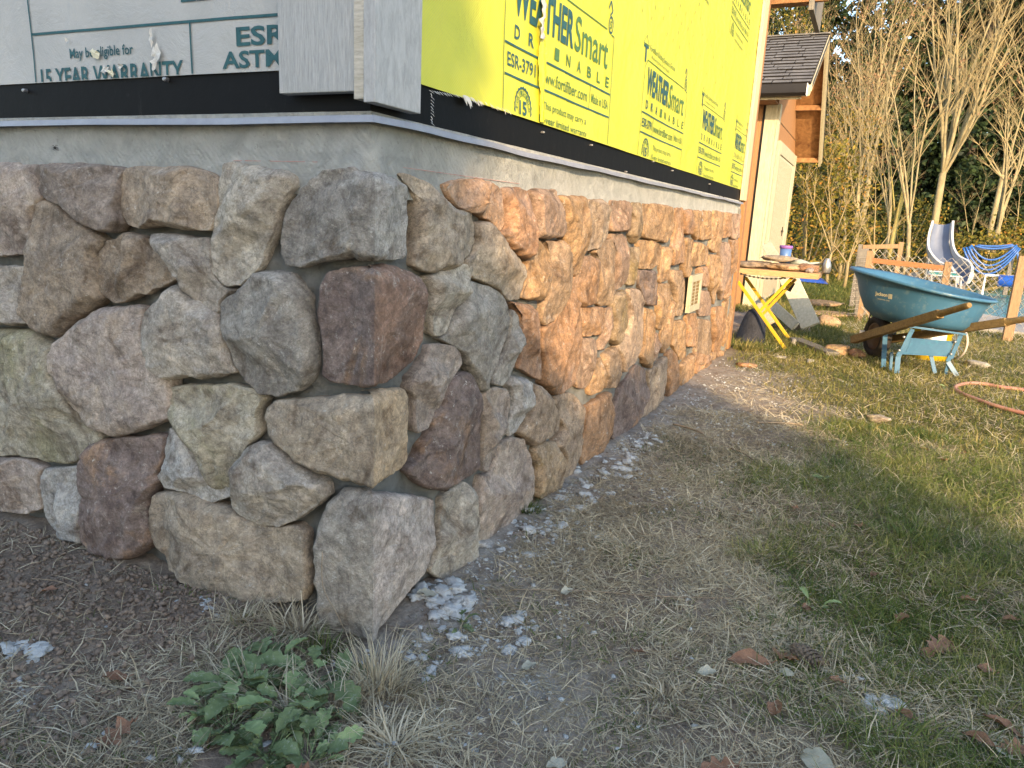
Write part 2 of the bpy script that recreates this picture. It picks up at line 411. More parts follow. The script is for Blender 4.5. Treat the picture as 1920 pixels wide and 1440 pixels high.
    M['water'] = k.done(c, .08, k.bump(k.noise(k.scaled(p, (1, 2.2, 1)), 7, 4, .6, .8), .35, .03), .5)
    M['brickred'] = m_mottle('broken_brick', (.36, .17, .11), (.44, .25, .17), 20, .9, .6, 90)
    M['letter_pale'] = m_mottle('pale_lettering', (.55, .50, .33), (.62, .57, .40), 30, .5, .05, 60)
build_materials()

# ================================================================== GROUND
def gheight(x, y):
    x = np.asarray(x, float); y = np.asarray(y, float)
    near = 1-sstep(4.5, 7.5, y)
    rough = np.where(x < -0.05, 1.0, .75)*(.4+.6*near)
    z = (fbm(x*1.7, y*1.7, 3, 3)-.5)*.035*near
    z = z + (fbm(x*9, y*9, 5, 4)-.5)*.022*rough
    z = z + (fbm(x*38, y*38, 9, 3)-.5)*.012*near
    clod = np.clip(vnoise(x*55, y*55, 21)-.55, 0, 1)*.02 * sstep(.15, -.1, x)*sstep(.3, -.1, y)
    z = z + clod
    # shallow trench scraped along the left footing
    z = z - .022*sstep(-.25, -.55, x)*np.exp(-((y+.09)/.12)**2)
    z = z - .020*np.exp(-(((x-.02)/.16)**2+((y+.06)/.12)**2))
    return z - .006 - .02*sstep(6.5, 9, y)
def lawn_mask(x, y):
    e = .74 - .10*np.asarray(y, float) + (fbm(np.asarray(x)*2.2, np.asarray(y)*2.2, 31, 3)-.5)*.9
    m = sstep(-.12, .38, np.asarray(x, float)-e)
    far = sstep(3.4, 4.6, np.asarray(y)+ (fbm(np.asarray(x)*1.5, np.asarray(y)*1.5, 77, 3)-.5)*2.5)*sstep(-.1, .3, x)
    return np.clip(np.maximum(m*sstep(-1.0, .2, y+.4), far), 0, 1)
def dust_mask(x, y):
    x = np.asarray(x, float); y = np.asarray(y, float)
    d = sstep(.40, .08, x)*sstep(-.02, .05, x)*sstep(4.5, 2.0, y)*sstep(-.35, .1, y)
    d = np.maximum(d, .9*np.exp(-(((x-.38)/.16)**2+((y-.04)/.12)**2)))
    d = np.maximum(d, .8*np.exp(-(((x-.75)/.16)**2+((y+.28)/.10)**2)))
    d = np.maximum(d, .9*np.exp(-(((x+.42)/.12)**2+((y+.53)/.09)**2)))
    d = np.maximum(d, .6*sstep(1.2, .2, x)*sstep(1.6, 2.4, y)*sstep(4.4, 3.3, y))
    return np.clip(d, 0, 1)
def build_ground():
    xs = np.concatenate([-np.geomspace(60, 1.75, 34), np.arange(-1.68, 2.5, .0145), 2.5+np.geomspace(.03, 60, 60)])
    ys = np.concatenate([-np.geomspace(40, 1.15, 24), np.arange(-1.1, 2.6, .0145), 2.6+np.geomspace(.018, 70, 120)])
    X, Y = np.meshgrid(xs, ys); Z = gheight(X, Y)
    # hollow under the pool
    pool = sstep(7.2, 7.6, Y)*sstep(1.9, 2.2, X)*sstep(19, 18, Y)*sstep(9.5, 9, X)
    Z = Z - .25*pool
    v = np.stack([X, Y, Z], -1).reshape(-1, 3)
    nx, ny = len(xs), len(ys)
    i = np.arange(nx-1)[None, :] + np.arange(ny-1)[:, None]*nx
    q = np.stack([i, i+1, i+1+nx, i+nx], -1).reshape(-1, 4)
    me = np_mesh('ground', v, q, smooth=True, attrs={'lawn': lawn_mask(X, Y).ravel()*1.0, 'dust': dust_mask(X, Y).ravel()})
    link('ground', me, M['ground'], kind='structure')
build_ground()

# ================================================================== STONES
PAL = {  # three tones per stone
 'tan':   ((.30,.245,.18),(.235,.20,.16),(.34,.27,.185)),
 'brown': ((.235,.175,.12),(.175,.14,.11),(.29,.22,.15)),
 'grey':  ((.27,.255,.23),(.215,.21,.20),(.31,.28,.235)),
 'slate': ((.20,.21,.205),(.27,.275,.265),(.13,.135,.14)),
 'pale':  ((.36,.34,.285),(.30,.285,.25),(.42,.385,.31)),
 'blue':  ((.31,.335,.35),(.25,.265,.27),(.37,.38,.375)),
 'purple':((.125,.10,.098),(.19,.155,.145),(.26,.185,.125)),
 'plum':  ((.135,.098,.09),(.20,.155,.14),(.30,.18,.10)),
 'rust':  ((.32,.175,.095),(.255,.155,.10),(.22,.165,.15)),
 'orange':((.40,.225,.115),(.31,.20,.13),(.25,.19,.165)),
 'gold':  ((.40,.265,.14),(.33,.235,.145),(.36,.22,.12)),
 'green': ((.225,.215,.15),(.265,.255,.205),(.135,.145,.05)),
 'ash':   ((.205,.19,.17),(.165,.155,.14),(.235,.22,.195)),
 'mauve': ((.27,.225,.20),(.225,.185,.18),(.32,.25,.185)),
}
def resample(poly, n):
    P = np.array(poly, float)
    for _ in range(1):   # one corner-cutting pass keeps the outline angular
        Q = np.roll(P, -1, 0); P = np.stack([P*.92+Q*.08, P*.08+Q*.92], 1).reshape(-1, 2)
    Q = np.vstack([P, P[:1]]); L = np.hypot(*np.diff(Q, axis=0).T); s = np.concatenate([[0], np.cumsum(L)])
    t = np.linspace(0, s[-1], n, endpoint=False)
    return np.stack([np.interp(t, s, Q[:, 0]), np.interp(t, s, Q[:, 1])], 1), s[-1]
def stone_relief(uv, d, seed, P, edge, ctr, R, flat=.0):
    """height of the stone face above the mortar plane: split faces, chamfered edges, chips"""
    rs = np.random.default_rng(seed)
    th = np.arctan2(uv[:, 1]-ctr[1], uv[:, 0]-ctr[0])
    ew = edge*(.22+1.15*fbm(np.cos(th)*1.6+seed, np.sin(th)*1.6, seed+2, 2)+.45*np.clip(np.sin(th), 0, 1))
    t = np.clip(d/ew, 0, 1)
    h = P*(.52+.48*t)
    rel = (uv-ctr)/max(R, .02)
    wob = (vnoise(uv[:,0]*16+seed, uv[:,1]*16, seed)-.5)*.16 + (vnoise(uv[:,0]*55+seed, uv[:,1]*55, seed+1)-.5)*.10
    lim = np.full(len(uv), P*1.0)
    for i in range(5):   # broad split planes
        a = rs.uniform(0, 6.283); nrm = np.array([math.cos(a), math.sin(a)])
        sl = rs.uniform(.012, .085)*(1-.55*flat); o = rs.uniform(-.15, .8)
        lim = np.minimum(lim, P*1.03 - sl*np.clip(rel@nrm-o+wob, 0, 9))
    h = np.minimum(h, np.maximum(lim, P*.50))
    # stepped chips, flaking layers
    st = fbm(uv[:,0]*13+seed, uv[:,1]*17-seed, seed+4, 3)
    q = st*7; stp = (np.floor(q)+sstep(.62, .95, q-np.floor(q)))/7
    h = h + (stp-.5)*.013*min(1, R/.07)*(1-.35*flat)*t
    h = h + (fbm(uv[:,0]*40, uv[:,1]*40, seed+9, 4)-.5)*.0095*np.minimum(1, t+.3) + (fbm(uv[:,0]*110, uv[:,1]*110, seed+12, 2)-.5)*.0045
    return np.maximum(h, P*.30)
FR = np.array([0, 0, .02, .045, .075, .11, .15, .20, .25, .31, .37, .44, .51, .58, .66, .74, .82, .91])
def stone_obj(name, poly, face, tone, seed, root, P=.045, edge=None, res=.009, label=None, corner=False, flat=0.):
    poly = np.array(poly, float)
    a = poly[:, 0]; b = poly[:, 1]
    area = .5*abs(np.dot(a, np.roll(b, -1))-np.dot(b, np.roll(a, -1))); R = math.sqrt(area/math.pi)
    _, per = resample(poly, 8)
    n = int(np.clip(per/res, 26, 190)); ring, _ = resample(poly, n)
    if (np.dot(ring[:,0], np.roll(ring[:,1], -1))-np.dot(ring[:,1], np.roll(ring[:,0], -1))) < 0: ring = ring[::-1].copy()
    ctr = ring.mean(0)
    rs = np.random.default_rng(seed)
    # ragged outline
    nr = fbm(ring[:,0]*42, ring[:,1]*42, seed+3, 3)-.5
    dirs = ring-ctr; dirs /= np.linalg.norm(dirs, axis=1)[:, None]
    ring = ring + dirs*(nr*.013+.0015)[:, None]
    edge = edge or min(.0165, R*.42)
    fr = FR
    layers = [ring*(1-f)+ctr*f for f in fr]
    uv = np.concatenate(layers+[ctr[None]])
    if not corner: pass
    # distance to outline
    D = np.sqrt(((uv[:, None, :]-ring[None])**2).sum(-1)).min(1)
    h = stone_relief(uv, D, seed, P, edge, ctr, R, flat)
    if corner:
        wr = np.exp(-(uv[:, 0]/.035)**2)*np.clip(D/.012, 0, 1); h = h*(1-wr)+(P*.98+(fbm(uv[:,1]*45, uv[:,0]*45, seed, 3)-.5)*.006)*wr
    h[:n] = -.012; h[n:2*n] = P*.30
    uv[:n] = ring*1.0 - dirs*.006
    uv[n:2*n] = ring
    m = len(fr)
    q = []
    k = np.arange(n)
    for i in range(m-1):
        q.append(np.stack([i*n+k, i*n+(k+1)%n, (i+1)*n+(k+1)%n, (i+1)*n+k], 1))
    q = np.concatenate(q); t = np.stack([(m-1)*n+k, (m-1)*n+(k+1)%n, np.full(n, m*n)], 1)
    if corner:
        bm = bmesh.new()
        vs = [bm.verts.new((x, hh, z)) for (x, z), hh in zip(uv, h)]
        for f in q: bm.faces.new([vs[i] for i in f])
        for f in t: bm.faces.new([vs[i] for i in f])
        bmesh.ops.bisect_plane(bm, geom=bm.verts[:]+bm.edges[:]+bm.faces[:], plane_co=(0,0,0), plane_no=(1,0,0), dist=1e-5)
        rr = P*1.0
        for v in bm.verts:
            u, hh, z = v.co
            wob = (mnoise.noise(Vector((0, z*26, seed)))*.005 + mnoise.noise(Vector((0, z*90, seed)))*.0022)
            if abs(u) < 1e-4:
                e = min(hh, P*1.04)+wob*.4
                v.co = Vector((max(e, .0), -max(e, .0), z))
            elif u < 0: v.co = Vector((rr+u-(P-hh)*math.exp(u/.02)*1.0, -hh, z))
            else: v.co = Vector((hh, -rr+u+(P-hh)*math.exp(-u/.02)*1.0, z))
        me = bpy.data.meshes.new(name); bmesh.ops.recalc_face_normals(bm, faces=bm.faces[:])
        bm.to_mesh(me); bm.free()
    else:
        if face == 'L': v3 = np.stack([uv[:,0], -h, uv[:,1]], 1)
        else: v3 = np.stack([h, uv[:,0], uv[:,1]], 1)
        me = np_mesh(name, v3, q, t)
        if True:
            pass
    me.polygons.foreach_set('use_smooth', np.ones(len(me.polygons), bool)); me.update()
    if corner:
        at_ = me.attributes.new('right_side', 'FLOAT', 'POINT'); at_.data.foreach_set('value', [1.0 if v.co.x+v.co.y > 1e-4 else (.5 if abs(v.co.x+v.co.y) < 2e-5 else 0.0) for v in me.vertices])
        rv = {v.index for v in me.vertices if abs(v.co.x+v.co.y) < 2e-5}
        for e_ in me.edges:
            if e_.vertices[0] in rv and e_.vertices[1] in rv: e_.use_edge_sharp = True
    o = link(name, me, M['stone'], root)
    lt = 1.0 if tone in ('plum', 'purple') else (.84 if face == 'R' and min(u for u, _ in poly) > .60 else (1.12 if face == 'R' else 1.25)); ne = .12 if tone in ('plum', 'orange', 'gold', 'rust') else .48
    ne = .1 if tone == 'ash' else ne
    tg = (.40,.245,.135) if face == 'R' and min(u for u, _ in poly) > .60 and tone not in ('plum',) else (.305,.255,.20)  # sunlit stretch of the wall: warm light mixed into the stone tones
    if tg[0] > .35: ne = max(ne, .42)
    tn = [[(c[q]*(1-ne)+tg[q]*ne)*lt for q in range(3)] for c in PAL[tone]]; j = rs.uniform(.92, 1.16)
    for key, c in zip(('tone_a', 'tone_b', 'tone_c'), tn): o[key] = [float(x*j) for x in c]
    if label: o['label'] = label
    return o

# ------------------------------------------------------------------ stone outlines: left face, right face, corner stones
LEFT = [
 ('mauve',[(-70,305),(20,306),(62,308),(72,345),(84,372),(66,395),(62,470),(40,477),(0,480),(-70,478)]),
 ('purple',[(66,309),(130,306),(222,311),(233,318),(223,345),(222,390),(228,420),(213,437),(197,436),(157,420),(133,393),(100,378),(80,360),(62,333)]),
 ('brown',[(232,316),(253,311),(350,312),(390,323),(408,340),(405,390),(393,431),(350,432),(300,424),(260,430),(240,422),(227,403),(221,367),(223,337)]),
 ('pale',[(412,308),(427,302),(457,308),(513,317),(540,327),(550,347),(533,370),(520,403),(500,453),(483,500),(443,537),(423,540),(393,515),(395,440),(407,347)]),
 ('grey',[(-60,497),(0,498),(40,500),(52,505),(50,560),(45,582),(58,602),(33,612),(0,608),(-60,600)]),
 ('brown',[(88,373),(120,393),(160,427),(190,450),(181,477),(184,540),(187,560),(160,587),(133,610),(113,633),(93,632),(67,610),(47,585),(50,540),(57,493),(63,440),(65,407),(72,383)]),
 ('brown',[(233,436),(263,443),(287,457),(307,487),(332,510),(328,522),(300,537),(253,557),(213,570),(190,553),(175,533),(170,510),(178,480),(197,453)]),
 ('grey',[(285,437),(327,440),(383,448),(393,467),(395,515),(413,537),(436,545),(420,558),(412,565),(410,585),(393,582),(373,563),(347,530),(327,500),(310,480),(293,457)]),
 ('grey',[(328,535),(347,537),(377,567),(407,587),(415,613),(427,663),(440,697),(417,705),(377,708),(317,710),(293,687),(273,653),(267,617),(277,583),(300,560),(317,540)]),
 ('mauve',[(187,577),(233,575),(263,575),(267,597),(267,623),(277,657),(300,693),(317,717),(322,760),(320,785),(290,800),(253,813),(213,817),(183,807),(157,787),(133,760),(118,725),(103,690),(100,663),(113,637),(143,607)]),
 ('green',[(-60,615),(0,617),(53,620),(80,640),(100,652),(102,690),(118,727),(133,762),(150,787),(177,807),(183,827),(165,847),(155,863),(120,872),(77,867),(53,858),(0,857),(-60,857)]),
 ('slate',[(480,513),(510,508),(537,510),(553,527),(570,557),(575,597),(580,630),(585,680),(580,710),(560,733),(520,745),(490,740),(463,723),(443,697),(433,663),(420,617),(413,573),(423,557),(443,550),(457,533)]),
 ('green',[(310,727),(367,722),(443,723),(483,737),(488,750),(477,777),(480,813),(457,843),(447,870),(443,900),(430,913),(403,917),(383,893),(367,860),(350,827),(327,797),(310,773),(302,747)]),
 ('blue',[(318,802),(330,813),(345,835),(358,860),(377,890),(397,918),(413,922),(440,912),(437,930),(400,943),(373,937),(340,923),(303,917),(300,907),(288,895),(307,870),(310,830)]),
 ('plum',[(180,833),(213,825),(277,817),(307,818),(305,847),(300,877),(290,900),(297,913),(283,933),(273,973),(277,1003),(283,1037),(273,1060),(250,1077),(227,1073),(197,1063),(177,1043),(167,1020),(165,980),(160,920),(157,877),(165,847)]),
 ('mauve',[(-60,860),(0,863),(40,863),(77,883),(71,897),(72,920),(75,953),(80,987),(53,1003),(27,1002),(0,993),(-60,985)]),
 ('blue',[(80,883),(117,880),(153,878),(156,920),(162,970),(165,1037),(147,1037),(110,1023),(93,1000),(82,980),(75,937),(72,900)]),
 ('grey',[(480,827),(500,833),(520,850),(547,873),(587,897),(603,910),(613,933),(593,950),(553,977),(520,987),(493,983),(460,970),(440,953),(438,927),(447,893),(447,863),(467,837)]),
 ('tan',[(287,928),(307,923),(343,927),(367,933),(400,947),(433,960),(467,977),(513,990),(553,987),(567,1000),(573,1053),(578,1097),(567,1130),(507,1130),(433,1117),(367,1097),(317,1063),(307,1040),(287,1020),(273,983),(280,953)]),
]
CORNER = [
 ('ash', [(687,325),(640,312),(590,313),(547,350),(517,393),(507,440),(505,477),(520,500),(547,503),(580,493),(613,490),(640,484),(680,488),(701,489)],
           [(687,325),(730,322),(760,335),(780,347),(787,367),(785,413),(783,477),(778,488),(733,490),(701,489)]),
 ('plum', [(700,503),(620,503),(595,510),(583,533),(577,580),(580,630),(587,673),(587,707),(600,720),(640,730),(667,733),(700,733)],
           [(700,503),(747,498),(773,503),(803,520),(813,553),(815,597),(813,640),(800,673),(773,703),(740,723),(700,733)]),
 ('tan', [(705,742),(613,748),(547,752),(500,755),(483,767),(480,790),(487,820),(513,847),(547,873),(580,893),(620,903),(653,913),(703,923)],
           [(705,742),(747,735),(777,732),(784,747),(783,797),(783,863),(773,883),(747,897),(720,913),(703,923)]),
 ('grey', [(706,930),(627,927),(603,943),(583,980),(577,1027),(580,1063),(582,1113),(583,1150),(590,1172),(620,1192),(660,1204),(700,1212)],
           [(706,930),(773,930),(813,937),(833,943),(830,980),(825,1030),(813,1080),(793,1107),(767,1137),(753,1155),(720,1200),(700,1212)]),
]
RIGHT = [
 ('tan',[(752,327),(773,323),(800,337),(817,350),(830,363),(850,377),(863,393),(888,397),(895,420),(897,453),(887,480),(867,488),(853,503),(820,512),(800,510),(786,498),(786,480),(790,447),(790,380),(775,343)]),
 ('orange',[(840,347),(860,337),(903,335),(930,343),(945,357),(950,393),(951,423),(943,435),(930,420),(910,407),(890,400),(863,387),(847,367)]),
 ('rust',[(952,353),(967,350),(993,355),(1000,380),(1003,420),(1000,467),(995,487),(980,480),(957,457),(940,437),(954,427),(955,390)]),
 ('mauve',[(1000,357),(1020,353),(1047,357),(1057,387),(1060,427),(1058,445),(1033,448),(1009,447),(1006,407)]),
 ('tan',[(897,417),(923,418),(940,437),(960,467),(980,487),(990,500),(987,533),(977,563),(960,565),(947,547),(920,533),(893,520),(880,495),(893,473),(899,453)]),
 ('gold',[(1004,453),(1020,452),(1030,473),(1032,507),(1027,543),(1020,563),(1000,563),(983,557),(988,540),(991,525),(995,500),(1001,480)]),
 ('tan',[(1030,453),(1063,453),(1073,487),(1077,520),(1067,547),(1057,580),(1047,600),(1030,610),(1022,600),(1026,573),(1033,533),(1037,493),(1035,467)]),
 ('pale',[(812,520),(840,507),(863,493),(893,500),(893,513),(880,533),(877,560),(860,580),(847,613),(837,632),(820,630),(817,580),(817,547)]),
 ('slate',[(885,527),(920,535),(947,550),(960,573),(963,600),(958,630),(945,663),(935,693),(923,723),(913,737),(903,730),(893,700),(873,667),(853,647),(830,637),(843,630),(857,597),(877,560)]),
 ('slate',[(969,582),(978,590),(980,630),(983,653),(973,680),(960,710),(947,725),(932,720),(940,690),(956,657),(965,620)]),
 ('rust',[(966,567),(1000,573),(1016,587),(1019,617),(1018,650),(1022,680),(1020,715),(1000,703),(979,693),(985,670),(987,640),(983,610),(980,585)]),
 ('rust',[(1075,537),(1087,567),(1095,600),(1095,640),(1090,687),(1080,723),(1060,738),(1040,740),(1026,723),(1029,680),(1022,647),(1025,617),(1042,607),(1055,580)]),
 ('mauve',[(816,650),(833,645),(853,650),(870,663),(872,680),(860,700),(847,720),(837,747),(833,760),(817,780),(807,807),(790,815),(786,807),(786,747),(776,730),(780,712),(802,683)]),
 ('plum',[(873,695),(885,703),(895,727),(902,753),(906,780),(905,820),(906,880),(880,897),(847,917),(830,923),(807,917),(787,900),(772,887),(785,870),(797,860),(800,840),(819,807),(815,777),(835,757),(842,730),(857,707)]),
 ('mauve',[(910,737),(930,728),(958,730),(961,757),(955,790),(954,813),(938,830),(928,867),(921,883),(911,885),(910,847),(912,813),(911,780)]),
 ('blue',[(967,707),(990,710),(1005,720),(1000,753),(987,787),(973,810),(960,820),(959,807),(965,763),(965,733),(959,723)]),
 ('pale',[(1009,720),(1027,730),(1043,753),(1056,787),(1052,807),(1041,820),(1020,830),(1003,837),(985,820),(977,812),(989,790),(1002,757)]),
 ('pale',[(1045,747),(1060,738),(1080,737),(1093,753),(1097,787),(1100,813),(1093,840),(1080,867),(1063,887),(1060,860),(1056,835),(1046,822),(1060,793)]),
 ('green',[(1005,842),(1027,829),(1045,829),(1055,853),(1058,880),(1055,907),(1040,927),(1027,932),(1012,927),(1012,887)]),
 ('mauve',[(912,890),(925,885),(935,865),(945,835),(967,820),(991,825),(1001,850),(1008,880),(1008,920),(990,943),(960,970),(930,1003),(902,1015),(902,947),(907,913)]),
 ('pale',[(836,940),(849,925),(880,905),(895,920),(898,947),(900,973),(898,1007),(895,1040),(880,1070),(857,1087),(833,1088),(815,1075),(825,1040),(833,980)]),
 ('blue',[(900,1020),(925,1010),(934,1020),(915,1036),(898,1043)]),
 ('gold',[(1055,367),(1105,368),(1103,437),(1099,477),(1096,501),(1084,521),(1077,507),(1074,483),(1067,457),(1061,437),(1059,396)]),
 ('pale',[(1113,374),(1137,375),(1148,390),(1151,416),(1145,448),(1131,466),(1107,472),(1105,442),(1108,402)]),
 ('purple',[(1151,375),(1187,378),(1192,396),(1190,434),(1172,435),(1153,434),(1155,407)]),
 ('green',[(1191,380),(1208,382),(1209,420),(1203,445),(1195,458),(1191,440),(1196,410)]),
 ('gold',[(1211,382),(1245,383),(1270,389),(1271,431),(1258,456),(1239,453),(1210,445)]),
 ('orange',[(1272,389),(1287,390),(1287,442),(1284,495),(1268,498),(1267,460),(1273,431)]),
 ('rust',[(1290,393),(1305,394),(1306,440),(1289,438)]),
 ('gold',[(1307,394),(1320,396),(1318,443),(1312,451),(1307,437)]),
 ('gold',[(1322,394),(1341,396),(1340,448),(1320,451)]),
 ('gold',[(1342,394),(1357,397),(1354,457),(1344,475),(1337,466),(1340,445)]),
 ('orange',[(1358,398),(1376,400),(1375,443),(1357,448)]),
 ('mauve',[(1377,400),(1393,402),(1391,446),(1377,448)]),
 ('orange',[(1105,479),(1126,483),(1132,507),(1131,542),(1119,571),(1105,576),(1090,568),(1081,542),(1078,530),(1093,510),(1096,489)]),
 ('tan',[(1124,472),(1142,451),(1156,449),(1162,472),(1160,507),(1155,547),(1147,571),(1134,574),(1129,568),(1133,536),(1134,501),(1130,480)]),
 ('mauve',[(1156,440),(1175,438),(1184,451),(1182,489),(1179,530),(1166,543),(1160,547),(1163,507),(1165,472),(1156,450)]),
 ('green',[(1186,466),(1203,464),(1206,483),(1203,518),(1195,537),(1182,534),(1185,495)]),
 ('gold',[(1205,451),(1230,451),(1248,460),(1244,495),(1230,505),(1206,504)]),
 ('gold',[(1250,463),(1265,464),(1264,501),(1259,527),(1243,531),(1246,501)]),
 ('plum',[(1204,507),(1235,508),(1236,536),(1235,573),(1219,574),(1215,559),(1207,536)]),
 ('gold',[(1288,445),(1306,451),(1300,483),(1294,521),(1287,521),(1286,495)]),
 ('gold',[(1309,453),(1334,463),(1332,495),(1302,501),(1303,483)]),
 ('gold',[(1335,478),(1350,478),(1352,507),(1349,536),(1344,574),(1338,545),(1334,500)]),
 ('mauve',[(1353,457),(1370,454),(1373,483),(1367,530),(1358,565),(1352,542),(1355,501)]),
 ('orange',[(1376,450),(1388,450),(1387,495),(1376,521)]),
 ('orange',[(1316,501),(1333,501),(1338,524),(1332,539),(1315,537)]),
 ('tan',[(1268,507),(1284,507),(1289,524),(1289,553),(1286,591),(1274,594),(1271,553),(1265,524)]),
 ('gold',[(1240,533),(1262,533),(1267,560),(1261,590),(1252,620),(1240,617),(1238,575)]),
 ('orange',[(1095,578),(1140,577),(1142,600),(1138,629),(1100,632),(1097,606)]),
 ('mauve',[(1100,635),(1124,636),(1126,664),(1120,699),(1105,731),(1092,728),(1089,714),(1097,670)]),
 ('mauve',[(1143,580),(1153,576),(1154,600),(1150,635),(1139,656),(1129,658),(1140,629)]),
 ('green',[(1160,553),(1178,544),(1184,571),(1181,612),(1174,635),(1160,647),(1155,635),(1157,600),(1155,571)]),
 ('grey',[(1184,544),(1201,542),(1214,565),(1213,612),(1211,652),(1198,682),(1177,699),(1173,670),(1162,650),(1181,626),(1187,582)]),
 ('gold',[(1217,577),(1230,582),(1234,612),(1230,664),(1224,693),(1213,682),(1209,667),(1215,647),(1216,612)]),
 ('mauve',[(1239,623),(1242,647),(1239,676),(1233,679),(1233,655)]),
 ('gold',[(1252,594),(1268,562),(1270,600),(1264,647),(1248,664),(1244,635),(1247,622)]),
 ('gold',[(1272,603),(1285,600),(1290,629),(1292,670),(1280,676),(1268,647)]),
 ('orange',[(1294,590),(1311,588),(1314,629),(1309,652),(1294,650)]),
 ('mauve',[(1312,545),(1332,545),(1340,562),(1337,592),(1318,594),(1312,577)]),
 ('tan',[(1315,598),(1335,597),(1343,626),(1337,658),(1313,658)]),
 ('orange',[(1345,577),(1358,574),(1360,612),(1355,652),(1345,650)]),
 ('gold',[(1362,568),(1376,553),(1378,582),(1372,647),(1362,650)]),
 ('orange',[(1360,524),(1376,512),(1376,548),(1362,562)]),
 ('tan',[(1140,664),(1160,651),(1172,670),(1174,703),(1163,728),(1143,728),(1139,699)]),
 ('gold',[(1125,679),(1136,670),(1138,705),(1134,733),(1113,743),(1112,730)]),
 ('plum',[(1174,720),(1200,685),(1217,687),(1222,722),(1204,758),(1180,785),(1161,795),(1158,760)]),
 ('orange',[(1101,765),(1125,750),(1150,735),(1155,765),(1154,800),(1130,830),(1105,852),(1098,840),(1101,800)]),
 ('pale',[(1226,694),(1256,667),(1258,705),(1249,735),(1225,755),(1207,772),(1224,735)]),
 ('orange',[(1260,662),(1266,655),(1277,664),(1280,685),(1279,710),(1262,725),(1260,700)]),
 ('gold',[(1283,682),(1308,661),(1308,693),(1283,712)]),
 ('orange',[(1310,661),(1335,660),(1335,676),(1311,692)]),
 ('gold',[(1338,661),(1372,655),(1370,662),(1350,671),(1338,676)]),
]
def settle(uv):
    zs_ = [z for _, z in uv]; a, b = min(zs_), max(zs_)
    if a > .085: return uv
    return [(u, b-(b-z)*(b+.025)/(b-a)) for u, z in uv]
wall = thing('stone_wall', 'low wainscot of grey tan and rust field stones set in grey mortar round the house corner', 'stone wall')
LAB_L = {0:'mauve grey stone cut by the frame',1:'dark purple wedge stone in the top row',3:'tall pale stone with a shaded side',10:'mossy green stone',13:'pale bluish triangular chip stone',14:'tall plum and brown stone',18:'widest tan stone in the bottom row'}
PP = .064
seed = 100
for i, (tone, px) in enumerate(LEFT):
    seed += 7
    uv = [tuple(at(a, b, 1, -.034)[[0, 2]]) for a, b in px]
    uv = settle(uv); stone_obj('stone', uv, 'L', tone, seed, wall, P=PP*(.88+.28*((i*37) % 10)/10), label=LAB_L.get(i), res=.006)
    if i in (4, 5, 6, 9, 15, 16, 14, 18, 13, 2, 8, 12, 1, 0):      # wall carries on to the left outside the picture
        uv2 = [(u-1.13, z) for u, z in uv]
        stone_obj('stone', uv2, 'L', tone, seed+3, wall, P=PP, res=.02)
LAB_C = ['big slate grey corner stone at the top','dark plum corner stone with rust streaks','tan corner stone with orange return','grey bottom corner stone']
for i, (tone, a, b) in enumerate(CORNER):
    seed += 7
    P = .052
    l = [at(x, y, 1, -P) for x, y in a]; r = [at(x, y, 0, P) for x, y in b]
    ul = [(min(p[0]-P, 0), p[2]) for p in l]; ur = [(max(p[1]+P, 0), p[2]) for p in r]
    poly = ur + ul[::-1][1:-1]
    if i == 1:
        poly = ur + ul[::-1][1:-1]
    stone_obj('stone', poly, 'C', tone, seed, wall, P=P, edge=.022, res=.007, corner=True, label=LAB_C[i], flat=.8)['tone_d'] = [(.44,.415,.38),(.26,.165,.12),(.47,.345,.22),(.46,.395,.35)][i]  # shading across the ridge put into the colour: right faces paler
for i, (tone, px) in enumerate(RIGHT):
    seed += 7
    uv = [tuple(at(a, b, 0, .034)[[1, 2]]) for a, b in px]
    uv = settle([(u, max(z, -.02)) for u, z in uv])
    ycen = sum(u for u, z in uv)/len(uv)
    near = ycen < 1.1
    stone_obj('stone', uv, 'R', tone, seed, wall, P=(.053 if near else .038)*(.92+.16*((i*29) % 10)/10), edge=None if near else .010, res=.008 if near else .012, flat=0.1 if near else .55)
# mortar bed behind the stones: uneven sheet on both faces
def mortar_sheet():
    mb_v = []; q = []
    def sheet(f, us, zs, amp):
        o = sum(len(a) for a in mb_v)
        U, Z = np.meshgrid(us, zs)
        h = -.006 + (fbm(U*12, Z*12, 55, 4)-.42)*amp*1.6 + (fbm(U*50, Z*50, 5, 3)-.5)*.016; h = h*sstep(.0, .02, np.abs(U))
        h = np.where((U == us[0]) | (U == us[-1]), 0, h) if f == 'x' else h
        V = np.stack([U, -h, Z], -1) if f == 'L' else np.stack([h, U, Z], -1)
        mb_v.append(V.reshape(-1, 3)); nu = len(us)
        i = np.arange(nu-1)[None] + np.arange(len(zs)-1)[:, None]*nu
        q.append(np.stack([i, i+1, i+1+nu, i+nu], -1).reshape(-1, 4)+o)
    zs = np.arange(-.1, .965, .012)
    sheet('L', np.append(np.arange(-2.4, -.006, .012), 0.0), zs, .02); sheet('R', np.concatenate([np.arange(0, 1.6, .012), np.arange(1.6, 4.16, .03)]), zs, .02)
    return np_mesh('mortar_bed', np.concatenate(mb_v), np.concatenate(q), smooth=True)
link('mortar_bed', mortar_sheet(), M['mortar'], wall)
# plug behind the end of the wall, seen edge-on
mb = MB(); mb.box((-.2, 4.12, -.1), (.022, 4.17, 1.0)); part('end_return', mb, M['mortar'], wall, .01)
